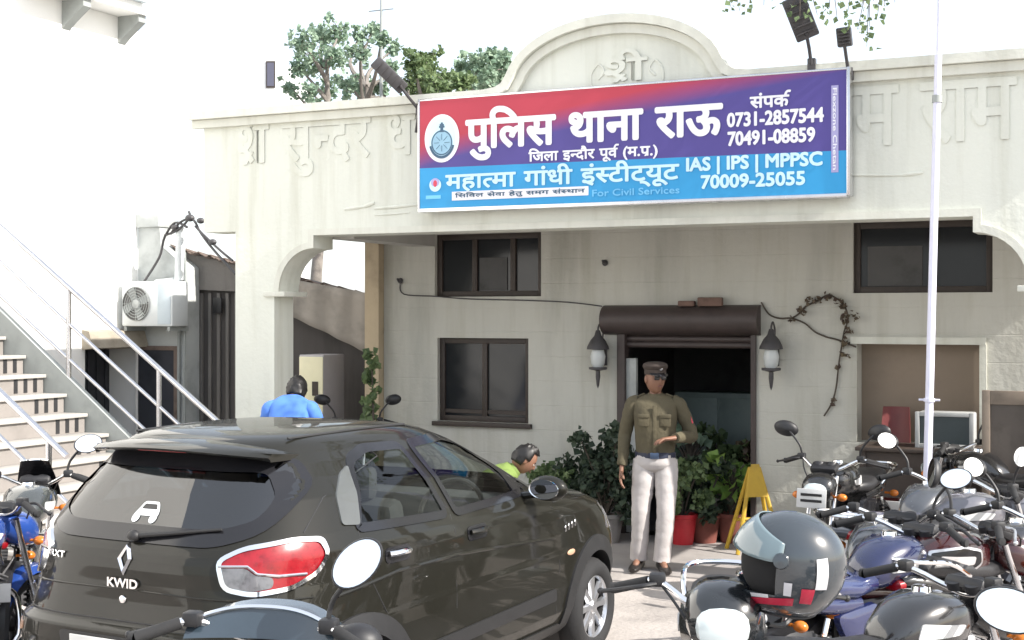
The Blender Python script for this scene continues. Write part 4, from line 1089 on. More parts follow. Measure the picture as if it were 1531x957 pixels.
# steel cupboard dimly seen inside the hall
cp_ = thing('cupboard', 'grey green steel cupboard dimly seen inside the doorway', 'cupboard', (atv(1075, 600, 13.6).x, 13.6, 0.016))
M['cupgreen'] = mat('grey_green_enamel', (0.22, 0.27, 0.25), .5, var=.1)
mb = MB(); mb.box((0, .2, .62), (.95, .40, 1.22), bev=.01); mb.build('cabinet', M['cupgreen'], cp_)
for s in (-1, 1):
    mb = MB(); mb.box((s * .235, -.008, .62), (.45, .014, 1.12), bev=.004); d_ = mb.build('door', M['cupgreen'], cp_)
    mb = MB(); mb.tube([(s * .05, -.03, .60), (s * .05, -.03, .72)], .008, n=6); mb.build('handle', M['chrome'], d_)
# ------------------------------------------------------------------ the hatchback
SC = 1.03
car = thing('hatchback_car', 'dark brown hatchback parked in front of the police station with its tail to the viewer', 'car', (-4.04, 4.62, 0), R(-3))
car.scale = (SC * 1.06, SC, SC)
# height: rear y, front y, half width, roundness
TAB = [(0.17, .16, 3.50, .66, 5.0), (0.24, .08, 3.58, .735, 5.0), (0.34, .03, 3.64, .775, 5.2), (0.48, .005, 3.67, .79, 5.4), (0.60, .0, 3.68, .792, 5.4), (0.665, .004, 3.68, .792, 5.2),
       (0.69, .045, 3.675, .79, 5.0), (0.78, .055, 3.64, .79, 4.6), (0.86, .06, 3.56, .788, 4.3), (0.92, .062, 3.38, .784, 4.1), (0.955, .066, 3.16, .778, 4.0), (0.99, .075, 2.90, .77, 4.0),
       (1.02, .092, 2.74, .758, 4.0), (1.06, .125, 2.63, .742, 4.0), (1.12, .175, 2.50, .708, 4.0), (1.20, .24, 2.335, .662, 4.0), (1.28, .305, 2.165, .592, 4.0), (1.34, .35, 2.03, .545, 4.0),
       (1.385, .385, 1.91, .505, 3.9), (1.41, .41, 1.83, .488, 3.8), (1.432, .44, 1.73, .462, 3.6), (1.448, .50, 1.60, .42, 3.4), (1.460, .60, 1.45, .37, 3.0), (1.467, .74, 1.28, .28, 2.6), (1.470, .90, 1.12, .14, 2.4)]
def prm(z): return interp(TAB, z)
def car_side(y, z, off=0.0, s=1):
    yr, yf, b, n = prm(z); c, a = (yr + yf) / 2, (yf - yr) / 2
    t = min(1.0, abs((y - c) / a)); x = b * (1 - t ** n) ** (1 / n)
    return Vector((s * (x + off), y, z))
def car_rear(x, z, off=0.0):
    yr, yf, b, n = prm(z); c, a = (yr + yf) / 2, (yf - yr) / 2
    t = min(.9999, abs(x / b)); yl = (1 - t ** n) ** (1 / n)
    nx, ny = t ** (n - 1) / b * (1 if x > 0 else -1), yl ** (n - 1) / a; L = math.hypot(nx, ny)
    return Vector((x + off * nx / L, c - a * yl - off * ny / L, z))
def outline(z, N):
    """N points per quadrant pair: arc-length spaced outline starting at rear centre, going right"""
    yr, yf, b, n = prm(z); c, a = (yr + yf) / 2, (yf - yr) / 2
    D = []
    K = 160
    for k in range(K + 1):
        t = PI * k / K
        sx_, cx_ = math.sin(t), math.cos(t)
        D.append(Vector((b * abs(sx_) ** (2 / n), c - a * math.copysign(abs(cx_) ** (2 / n), cx_), z)))
    return D
def resample(D, N):
    L = [0]
    for i in range(1, len(D)): L.append(L[-1] + (D[i] - D[i - 1]).length)
    out = []; j = 0
    for k in range(N + 1):
        s = L[-1] * k / N
        while j < len(L) - 2 and L[j + 1] < s: j += 1
        t = (s - L[j]) / max(1e-9, L[j + 1] - L[j]); out.append(D[j].lerp(D[j + 1], min(1, max(0, t))))
    return out, L[-1]
def rear_s(s, z, off=0.0):
    """point on the skin at signed arc length s from the rear centre line, pushed out by off"""
    D = outline(z, 0); acc = 0; sg = 1 if s >= 0 else -1; s = abs(s)
    for i in range(1, len(D)):
        d = (D[i] - D[i - 1]).length
        if acc + d >= s or i == len(D) - 1:
            t = (s - acc) / max(d, 1e-9); p = D[i - 1].lerp(D[i], t); tg = (D[i] - D[i - 1]).normalized()
            nrm = Vector((tg.y, -tg.x, 0)); nrm = nrm if nrm.y < 0 or nrm.x > 0 else -nrm
            p = p + nrm * off; return Vector((sg * p.x, p.y, p.z))
        acc += d
def inpoly(x, y, P):
    r = False; j = len(P) - 1
    for i in range(len(P)):
        if (P[i][1] > y) != (P[j][1] > y) and x < (P[j][0] - P[i][0]) * (y - P[i][1]) / (P[j][1] - P[i][1]) + P[i][0]: r = not r
        j = i
    return r
def round_poly(P, r=.03, n=4):
    out = []
    for i in range(len(P)):
        a, b, c = Vector(P[i - 1]), Vector(P[i]), Vector(P[(i + 1) % len(P)])
        d1, d2 = (a - b), (c - b); q = min(r, d1.length * .45, d2.length * .45)
        p0, p1 = b + d1.normalized() * q, b + d2.normalized() * q
        for k in range(n + 1):
            t = k / n; out.append(tuple(p0 * (1 - t) ** 2 + b * 2 * t * (1 - t) + p1 * t * t))
    return out
def inset(P, d):
    A = sum(P[i - 1][0] * P[i][1] - P[i][0] * P[i - 1][1] for i in range(len(P))); sg = 1 if A > 0 else -1
    out = []
    for i in range(len(P)):
        a, b, c = Vector(P[i - 1]), Vector(P[i]), Vector(P[(i + 1) % len(P)])
        e1, e2 = (b - a), (c - b)
        if e1.length < 1e-9 or e2.length < 1e-9: out.append(tuple(b)); continue
        e1.normalize(); e2.normalize(); n1, n2 = Vector((-e1.y, e1.x)) * sg, Vector((-e2.y, e2.x)) * sg
        nn = (n1 + n2); nn = nn.normalized() if nn.length > 1e-6 else n1
        out.append(tuple(b + nn * d / max(.5, nn.dot(n1))))
    return out
def densify(P, d=.025):
    out = []
    for i in range(len(P)):
        a, b = Vector(P[i]), Vector(P[(i + 1) % len(P)]); n = max(1, int((b - a).length / d))
        for k in range(n): out.append(tuple(a.lerp(b, k / n)))
    return out
def patch(mbx, P, fn, step=.035, thick=.0):
    """curved panel: polygon P in surface coordinates mapped through fn(a, b, off)"""
    P = densify(P); xs = [p[0] for p in P]; ys = [p[1] for p in P]; pts = [Vector(p) for p in P]; n = len(P); q = inset(P, step * .45)
    y = min(ys) + step / 2
    while y < max(ys):
        x = min(xs) + step / 2
        while x < max(xs):
            if inpoly(x, y, q): pts.append(Vector((x, y)))
            x += step
        y += step
    r = geometry.delaunay_2d_cdt(pts, [(i, (i + 1) % n) for i in range(n)], [list(range(n))], 1, 1e-7)
    top = [mbx.bm.verts.new(fn(p.x, p.y, thick)) for p in r[0]]
    for f in r[2]: mbx.bm.faces.new([top[i] for i in f])
    if thick:
        inv = {}
        for i, o_ in enumerate(r[3]):
            for k in o_: inv[k] = i
        low = [mbx.bm.verts.new(fn(p[0], p[1], -.004)) for p in P]
        for i in range(n):
            j = (i + 1) % n; mbx.bm.faces.new((top[inv[i]], top[inv[j]], low[j], low[i]))
    return mbx
def ring_patch(mbx, P, Q, fn, off):
    n = len(P); A = [mbx.bm.verts.new(fn(*p, off)) for p in P]; B = [mbx.bm.verts.new(fn(*p, off)) for p in Q]
    A2 = [mbx.bm.verts.new(fn(*p, -.006)) for p in P]
    for i in range(n):
        j = (i + 1) % n; mbx.bm.faces.new((A[i], A[j], B[j], B[i])); mbx.bm.faces.new((A[i], A2[i], A2[j], A[j]))
    return mbx
side = lambda y, z, off=0.0: car_side(y, z, off, 1)
sideL = lambda y, z, off=0.0: car_side(y, z, off, -1)
rear = lambda x, z, off=0.0: car_rear(x, z, off)

# materials
M['carpaint'] = mat('dark_bronze_car_paint', (0.012, 0.0115, 0.0085), 0.5, metal=0.0, var=0.08, scale=3, coat=.6, spec=.1)
M['carblack'] = mat('car_black_cladding', (0.018, 0.018, 0.019), 0.55, var=0.15, scale=15)
M['carglass'] = glass_mat('tinted_side_glass', (0.80, 0.84, 0.80))
M['rearglass'] = glass_mat('tinted_rear_glass', (0.05, 0.065, 0.085), f0=0.14)
M['seat'] = mat('dark_seat_fabric', (0.03, 0.032, 0.036), 0.9, var=.15)
M['redlens'] = mat('red_tail_lens', (0.24, 0.004, 0.010), 0.22, var=0.3, scale=22, coat=.3)
M['clearlens'] = mat('clear_lamp_lens', (0.12, 0.12, 0.13), 0.12, var=0.3, scale=25, coat=1.0)
M['amberlens'] = mat('amber_reflector', (0.50, 0.30, 0.20), 0.25, var=0.1)
M['silver'] = mat('silver_alloy', (0.60, 0.61, 0.63), 0.30, metal=0.9, var=0.05)
M['quarter'] = mat('reflection_grey_quarter_trim', (0.075, 0.08, 0.078), 0.35, var=0.06, coat=.5)

# openings
W_rear = round_poly([(-.462, 1.365), (.462, 1.365), (.575, 1.225), (.545, 1.095), (.40, 1.045), (-.40, 1.045), (-.545, 1.095), (-.575, 1.225)], .06)
W_bd = round_poly([(.66, 1.06), (1.36, 1.035), (1.32, 1.365), (1.02, 1.375), (.86, 1.335)], .04)       # rear door glass
W_fd = round_poly([(1.44, 1.032), (2.26, 1.045), (1.93, 1.33), (1.76, 1.372), (1.40, 1.365)], .04)       # front door glass
W_ws = None
NQ, LV = 150, []
z = .17
LV = sorted(set([t[0] for t in TAB] + [.17 + k * .0135 for k in range(90)])); LV = [q for q in LV if q <= 1.4701]
mb = MB()
rows = []
for z in LV:
    H, _ = resample(outline(z, 0), NQ)
    row = H + [Vector((-p.x, p.y, p.z)) for p in H[-2:0:-1]]
    rows.append([mb.bm.verts.new(p) for p in row])
N = len(rows[0]); cutters = []
FA, RA = 3.02, .62
WIN_f = [(-.50, 1.355), (.50, 1.355), (.69, 1.06), (-.69, 1.06)]
for i in range(len(rows) - 1):
    for k in range(N):
        f = (rows[i][k], rows[i][(k + 1) % N], rows[i + 1][(k + 1) % N], rows[i + 1][k])
        c = (f[0].co + f[1].co + f[2].co + f[3].co) / 4
        yr, yf, b, n = prm(c.z)
        if c.y < yr + .35 and inpoly(c.x, c.z, W_rear): continue
        if abs(c.x) > b * .8 and (inpoly(c.y, c.z, W_bd) or inpoly(c.y, c.z, W_fd)): continue
        if c.y > 1.8 and c.z > 1.03 and inpoly(c.x, c.z, WIN_f) : continue
        if abs(c.x) > .5 and (math.hypot(c.y - FA, c.z - .29) < .345 or math.hypot(c.y - RA, c.z - .29) < .345): continue
        mb.bm.faces.new(f)
mb.bm.faces.new(rows[-1])
for v in [v for v in mb.bm.verts if not v.link_faces]: mb.bm.verts.remove(v)
mb.build('body', M['carpaint'], car, angle=60)

def glass_set(name, P, fn, gm, wd=.022):
    P = densify(P); Q = inset(P, wd); E_ = inset(P, -.016)
    q = MB(); ring_patch(q, E_, Q, fn, .006); fr = q.build('window', M['blackgloss'], car)
    q = MB(); patch(q, P, fn, .05); bmesh.ops.translate(q.bm, vec=(0, 0, 0), verts=q.bm.verts[:]); q.build('pane', gm, fr)
    return fr
rw_ = glass_set('rear', W_rear, rear, M['rearglass'], .05)
for fn in (side, sideL):
    glass_set('b', W_bd, fn, M['carglass']); glass_set('f', W_fd, fn, M['carglass'])
front = lambda x, z, off=0.0: (lambda yr, yf, b, n: Vector((x, (yr + yf) / 2 + (yf - yr) / 2 * (1 - min(.9999, abs(x / b)) ** n) ** (1 / n) + off, z)))(*prm(z))
wsP = densify(round_poly(WIN_f, .05), .05)
q = MB(); ring_patch(q, inset(wsP, -.02), inset(wsP, .03), front, .003); fr = q.build('windscreen', M['blackgloss'], car); q = MB(); patch(q, wsP, front, .06); q.build('pane', M['carglass'], fr)
# rear screen sticker: a little white motor car with lettering, and wiper
q = MB(); base = rear(-.06, 1.11, .006)
def on_rear(poly, m, name, off, par, step=.03):
    w = MB(); patch(w, poly, rear, step, 0.0)
    bmesh.ops.translate(w.bm, vec=(0, -off, 0), verts=w.bm.verts[:]); return w.build(name, m, par)
M['sticker'] = mat('white_sticker', (0.75, 0.78, 0.8), 0.5, var=0)
sx0, sz0 = .005, 1.098
stk = on_rear(round_poly([(sx0 - .065, sz0 + .03), (sx0 + .065, sz0 + .03), (sx0 + .06, sz0 + .055), (sx0 + .04, sz0 + .085), (sx0 - .035, sz0 + .085), (sx0 - .05, sz0 + .055)], .012), M['sticker'], 'sticker', .004, rw_)
on_rear(round_poly([(sx0 - .038, sz0 + .056), (sx0 + .045, sz0 + .056), (sx0 + .034, sz0 + .076), (sx0 - .028, sz0 + .076)], .006), M['blackgloss'], 'sticker_window', .005, stk)
for dx in (-.045, .045): on_rear([(sx0 + dx + .019 * math.cos(t * PI / 8), sz0 + .022 + .019 * math.sin(t * PI / 8)) for t in range(16)], M['sticker'], 'sticker_wheel', .0045, stk)
q = MB(); w0, w1 = rear(.02, 1.055, .03), rear(.40, 1.10, .02); q.tube([w0, w0.lerp(w1, .5) + Vector((0, -.012, .0)), w1], [.011, .008, .006], n=8); q.sphere(w0, (.03, .025, .025), 12, 8); q.build('rear_wiper', M['carblack'], car)

# roof spoiler over the rear screen
q = MB(); rg = []
for k in range(25):
    x = lerp(-.475, .475, k / 24); e = abs(x / .475); yb = .25 + .13 * e ** 3.2; zz = 1.425 - .030 * e ** 2
    rg.append([(x, .60, zz + .012 - .03 * e ** 4), (x, .40, zz + .012 - .012 * e ** 4), (x, yb + .03, zz - .002), (x, yb, zz - .016), (x, yb + .015, zz - .026), (x, .40, zz - .036), (x, .60, zz - .04)])
q.rings(rg); q.build('roof_spoiler', M['carpaint'], car, angle=50)
q = MB(); q.box((0, .292, 1.399), (.26, .02, .014), bev=.003); q.build('brake_light', M['redlens'], car)
# roof ribs
for s in (-1, 1):
    q = MB(); pts = [Vector((s * x, y, z)) for x, y, z in ((.415, .60, 1.442), (.428, .9, 1.446), (.428, 1.25, 1.446), (.415, 1.55, 1.439))]; q.tube(spline(pts, 5), .006, n=6); q.build('roof_gutter', M['carblack'], car)

# tail lamps
def lamp(sg):
    fn = lambda s, z, off=0.0: rear_s(sg * s, z, off)
    P = round_poly([(.435, .985), (.52, 1.035), (.70, 1.06), (.84, 1.052), (.905, .99), (.86, .915), (.74, .862), (.58, .845), (.47, .87)], .035)
    q = MB(); patch(q, P, fn, .035, .010); lp = q.build('tail_lamp', M['redlens'], car)
    Pd = densify(P); q = MB(); ring_patch(q, inset(Pd, -.006), inset(Pd, .013), fn, .016); q.build('chrome_surround', M['chrome'], lp)
    P2 = round_poly([(.445, .955), (.55, .955), (.585, .925), (.66, .912), (.66, .872), (.57, .860), (.48, .878)], .018)
    q = MB(); patch(q, P2, fn, .03, .0145); q.build('reverse_lens', M['clearlens'], lp)
    P3 = [(.445, .962), (.555, .962), (.595, .93), (.68, .918), (.80, .915)]; q = MB()
    q.tube([fn(a, b, .016) for a, b in P3], .0055, n=6); q.build('chrome_divider', M['chrome'], lp)
lamp(1); lamp(-1)
# badge, lettering and little marks on the tailgate
def on_r(x, z, off=.004): return rear(x, z, off)
q = MB(); bx, bz = -.005, .962
for (s0, s1) in ((1.0, .55),):
    O = [(0, .072), (.038, 0), (0, -.072), (-.038, 0)]; I = [(0, .036), (.017, 0), (0, -.036), (-.017, 0)]
    for i in range(4):
        j = (i + 1) % 4
        pts = [O[i], O[j], I[j], I[i]]
        A = [q.bm.verts.new(on_r(bx + a, bz + b, .006)) for a, b in pts]; mid = [q.bm.verts.new(on_r(bx + (O[i][0] + I[i][0]) / 2, bz + (O[i][1] + I[i][1]) / 2, .016)), q.bm.verts.new(on_r(bx + (O[j][0] + I[j][0]) / 2, bz + (O[j][1] + I[j][1]) / 2, .016))]
        q.bm.faces.new((A[0], A[1], mid[1], mid[0])); q.bm.faces.new((A[3], A[2], mid[1], mid[0]))
q.build('diamond_badge', M['chrome'], car)
y0 = on_r(-.055, .86, .008).y
lettering('KWID', (-.08, y0, .842), (1, 0, 0), (0, 0, 1), (0, -1, 0), .155, .036, bold=.002, depth=.004).build('model_lettering', M['chrome'], car, smooth=False)
y0 = on_r(-.42, .955, .012).y
q = lettering('RXT', (-.44, 0, .935), (1, 0, 0), (0, 0, 1), (0, -1, 0), .10, .026, bold=.001, depth=.003)
for v in q.bm.verts: v.co.y += on_r(v.co.x, v.co.z, .005).y
q.build('trim_lettering', M['chrome'], car, smooth=False)
q = MB(); q.sphere(on_r(-.005, .79, .004), (.018, .008, .018), 16, 10); q.build('tailgate_lock', M['chrome'], car)
# tailgate seams, plate recess, bumper trims
def seam(path, fn, name, r=.0035, m=None):
    w = MB(); w.tube([fn(a, b, -.0008) for a, b in path], r, n=6); return w.build(name, m or M['carblack'], car)
seam([(x / 20 * .62, .70) for x in range(-20, 21)], rear, 'tailgate_seam')
for s in (-1, 1): seam([(s * .60, .705), (s * .62, .78), (s * .63, .84)], rear, 'tailgate_seam'); seam([(s * .645, 1.075), (s * .62, 1.2), (s * .56, 1.33), (s * .515, 1.375)], rear, 'tailgate_seam')
seam([(x / 20 * .70, .832 - .02 * (x / 20) ** 2) for x in range(-20, 21)], rear, 'tailgate_crease', .005, M['carpaint'])
P = round_poly([(-.30, .645), (.18, .645), (.16, .56), (-.28, .56)], .02)
q = MB(); patch(q, P, rear, .05, .006); q.build('plate_recess', M['carblack'], car)
pl = MB(); yq = rear(-.06, .755, .02).y; pl.box((-.06, rear(-.06, .60, .012).y, .60), (.34, .006, .070), bev=.002); pl_ = pl.build('number_plate', mat('white_number_plate', (.62, .62, .60), .5, var=.08), car)
for sgx in (-.62, .62):
    q = MB(); fnr = (lambda a, b, off=0.0: rear(a, b, off)); patch(q, round_poly([(sgx - .06, .60), (sgx + .05, .60), (sgx + .05, .635), (sgx - .06, .635)], .012), fnr, .03, .006); q.build('reflector', M['amberlens'], car)
q = MB(); patch(q, round_poly([(-.70, .46), (.70, .46), (.60, .30), (-.60, .30)], .05), rear, .08, .008); q.build('bumper_insert', M['carblack'], car)
# side details
def arch(yc, fn, s):
    O = [(yc + .415 * math.cos(t), .29 + .415 * math.sin(t)) for t in [lerp(-.28, PI + .28, k / 32) for k in range(33)]]
    I = [(yc + .325 * math.cos(t), .29 + .325 * math.sin(t)) for t in [lerp(-.28, PI + .28, k / 32) for k in range(33)]]
    w = MB(); A = [w.bm.verts.new(fn(y, z, .012)) for y, z in O]; B = [w.bm.verts.new(fn(y, z, .016)) for y, z in I]; C = [w.bm.verts.new(fn(y, z, -.10)) for y, z in I]; D = [w.bm.verts.new(fn(y, z, -.004)) for y, z in O]
    for k in range(32):
        w.bm.faces.new((A[k], A[k + 1], B[k + 1], B[k])); w.bm.faces.new((B[k], B[k + 1], C[k + 1], C[k])); w.bm.faces.new((D[k], D[k + 1], A[k + 1], A[k]))
    w.build('wheel_arch', M['carblack'], car, angle=50)
    w = MB(); V = [[w.bm.verts.new((s * (.70 - .26 * j), yc + .34 * math.cos(t), .29 + .34 * math.sin(t))) for t in [lerp(-.5, PI + .5, k / 20) for k in range(21)]] for j in range(2)]
    for k in range(20): w.bm.faces.new((V[0][k], V[0][k + 1], V[1][k + 1], V[1][k]))
    w.build('arch_liner', M['carblack'], car)
for s, fn in ((1, side), (-1, sideL)):
    arch(FA, fn, s); arch(RA, fn, s)
    seam([(1.385, .26), (1.395, .6), (1.40, .95), (1.395, 1.03)], fn, 'door_seam'); seam([(2.50, .34), (2.52, .6), (2.46, .93), (2.30, 1.02)], fn, 'door_seam')
    seam([(1.06, .34), (.98, .52), (.80, .68), (.70, .85), (.665, 1.04), (.70, 1.15), (.86, 1.345)], fn, 'door_seam')
    seam([(1.05, .255), (1.6, .25), (2.48, .26)], fn, 'door_seam'); seam([(2.5, .955), (2.9, .93), (3.3, .86)], fn, 'bonnet_seam', .003)
    for pa in (([(.50, .80), (.9, .845), (1.4, .84), (2.0, .80), (2.55, .76)],)): w = MB(); w.tube([fn(a, b, -.004) for a, b in [(lerp(pa[i][0], pa[i + 1][0], t / 6), lerp(pa[i][1], pa[i + 1][1], t / 6)) for i in range(4) for t in range(6)]], .011, n=8); w.build('waist_crease', M['carpaint'], car)
    w = MB(); patch(w, round_poly([(1.0, .19), (2.62, .19), (2.6, .27), (1.03, .27)], .03), fn, .08, .012); w.build('sill_cladding', M['carblack'], car)
    w = MB(); patch(w, round_poly([(1.08, .40), (2.48, .42), (2.46, .49), (1.12, .47)], .02), fn, .06, .010); w.build('door_moulding', M['carblack'], car)
    for yh in (.90, 1.60):
        w = MB(); patch(w, round_poly([(yh - .09, .885), (yh + .10, .885), (yh + .10, .955), (yh - .09, .955)], .03), fn, .03, .004); h_ = w.build('door_handle', M['blackgloss'], car)
        w = MB(); w.tube([fn(yh - .07, .928, .012), fn(yh - .04, .930, .030), fn(yh + .05, .930, .030), fn(yh + .085, .928, .012)], .013, n=8); w.build('handle_grip', M['chrome'] if s > 0 and yh < 1 else M['carpaint'], h_)
    # quarter trim behind the rear door glass, reflection put into its grey
    w = MB(); patch(w, round_poly([(.585, 1.085), (.69, 1.075), (.83, 1.315), (.745, 1.285), (.63, 1.20)], .02), fn, .03, .007); w.build('quarter_trim', M['quarter'], car)
    # door mirror
    b0 = fn(2.20, 1.02, .01); w = MB()
    w.sphere(b0 + Vector((s * .12, .02, .05)), (.105, .055, .068), 20, 14); w.tube([b0 + Vector((-s * .03, 0, .0)), b0 + Vector((s * .08, .01, .02))], [.022, .018], n=8)
    dm = w.build('door_mirror', M['carpaint'], car)
    w = MB(); w.lathe([(0, .0), (1, 0), (1, .006)], Matrix.Translation(b0 + Vector((s * .12, -.032, .05))) @ Matrix.Rotation(R(90), 4, 'X') @ Matrix.Rotation(R(s * -6), 4, 'Y') @ Matrix.Diagonal((.086, .052, 1, 1)), n=28); w.build('mirror_glass', M['mirror'], dm)
    w = MB(); patch(w, round_poly([(2.10, 1.035), (2.235, 1.05), (2.10, 1.16)], .01), fn, .03, .006); w.build('mirror_sail', M['blackgloss'], car)
# badges on the front wing
for i, y in enumerate((2.60, 2.645, 2.69, 2.735)):
    q = MB(); q.sphere(side(y, .80 + .005 * i, .003), (.004, .014, .02), 10, 8); q.build('wing_badge', M['chrome'], car)
q = MB(); q.sphere(side(2.66, .66, .004), (.006, .05, .017), 14, 8); q.build('side_repeater', M['amberlens'], car)
# bumper front and lamps (front end, seen only from other angles)
q = MB(); patch(q, round_poly([(-.42, .72), (.42, .72), (.36, .50), (-.36, .50)], .04), front, .08, .008); q.build('grille', M['carblack'], car)
for s in (-1, 1):
    q = MB(); patch(q, round_poly([(s * .50, .80), (s * .70, .82), (s * .74, .70), (s * .52, .66)], .03), front, .03, .010); q.build('headlight', M['clearlens'], car)
# wheels
def wheel(x, y, s):
    root = bpy.data.objects.new('wheel', None); COL.objects.link(root); root.parent = car; root.location = (x, y, .285); root.empty_display_size = .1
    t = MB(); t.torus((0, 0, 0), .222, .064, 'X', 48, 14, 1.28); t.build('tyre', M['rubber'], root)
    r = MB(); Mr = Matrix.Rotation(R(90 * s), 4, 'Y')
    r.lathe([(.188, -.05), (.186, .055), (.176, .062), (.168, .05), (.165, -.03)], Mr, n=40)
    for k in range(8):
        a = 2 * PI * k / 8; c0, c1 = .035, .172
        d = Vector((0, math.cos(a), math.sin(a))); w_ = Vector((0, -math.sin(a), math.cos(a))); ux = Vector((s, 0, 0))
        rg = []
        for rr_, ww, hx in ((.03, .024, .050), (.09, .019, .052), (.172, .030, .050)):
            c = d * rr_; rg.append([c + w_ * ww + ux * (hx - .02), c + w_ * ww * .7 + ux * hx, c - w_ * ww * .7 + ux * hx, c - w_ * ww + ux * (hx - .02)])
        r.rings(rg)
    r.lathe([(0, .062), (.032, .060), (.042, .050), (.042, .02)], Mr, n=20)
    r.build('rim', M['silver'], root)
    b_ = MB(); b_.lathe([(0, .0), (.165, .0), (.165, -.04)], Mr, n=32); b_.build('brake_disc', M['carblack'], root)
for s in (1, -1):
    wheel(s * .715, FA, s); wheel(s * .715, RA, s)
# underbody and interior
q = MB(); q.b2((-.66, .15, .19), (.66, 3.5, .22)); q.build('floorpan', M['carblack'], car)
q = MB(); q.b2((-.66, .25, .62), (.66, .80, .66)); q.b2((-.66, 2.35, .70), (.66, 2.60, .98), bev=.04); q.build('dashboard', M['seat'], car)
for x in (-.34, .34):
    q = MB(); q.box((x, 1.55, .50), (.48, .52, .16), bev=.05); q.box((x, 1.30, .82), (.46, .14, .58), rot=Matrix.Rotation(R(12), 3, 'X'), bev=.05); q.box((x, 1.22, 1.18), (.24, .09, .17), bev=.04); q.build('front_seat', M['seat'], car)
q = MB(); q.box((0, .95, .50), (1.2, .45, .16), bev=.05); q.box((0, .78, .80), (1.2, .13, .52), rot=Matrix.Rotation(R(12), 3, 'X'), bev=.05); q.build('rear_seat', M['seat'], car)
for x in (-.34, .34):
    q = MB(); q.box((x, .72, 1.10), (.22, .08, .13), bev=.035); q.build('headrest', M['seat'], car)
q = MB(); tmp = Matrix.Translation((.34, 2.15, .92)) @ Matrix.Rotation(R(65), 4, 'X')
qq = MB(); q.torus((0, 0, 0), .18, .014, 'Z', 30, 8); bmesh.ops.transform(q.bm, matrix=tmp, verts=q.bm.verts[:]); q.build('steering_wheel', M['carblack'], car)
# ------------------------------------------------------------------ motorcycles
M['seatvinyl'] = mat('black_seat_vinyl', (0.022, 0.022, 0.024), 0.42, var=.15, scale=18, bump=.1)
M['engine'] = mat('cast_aluminium', (0.32, 0.32, 0.33), 0.45, metal=.8, var=.15, scale=14)
M['blackmetal'] = mat('black_enamelled_steel', (0.015, 0.015, 0.016), 0.35, var=.1)
M['headglass'] = mat('headlamp_glass', (0.55, 0.62, 0.63), 0.06, var=.05, coat=1.0)
M['plateplastic'] = mat('white_plate', (0.55, 0.55, 0.54), .5, var=.06)
M['orange'] = mat('orange_indicator', (0.55, 0.16, 0.02), .25, var=.05)
_paint = {}
def paint(col):
    if col not in _paint: _paint[col] = mat('tank_paint', col, 0.25, var=.05, coat=1.0)
    return _paint[col]
def sec(y, zc, w, h, n=16, e=2.6, zb=None):
    out = []
    for k in range(n):
        a = 2 * PI * k / n; c, s = math.cos(a), math.sin(a)
        out.append((w * math.copysign(abs(c) ** (2 / e), c), y, zc + h * math.copysign(abs(s) ** (2 / e), s)))
    return out
BG = 'motorcycles parked in front of the police station'
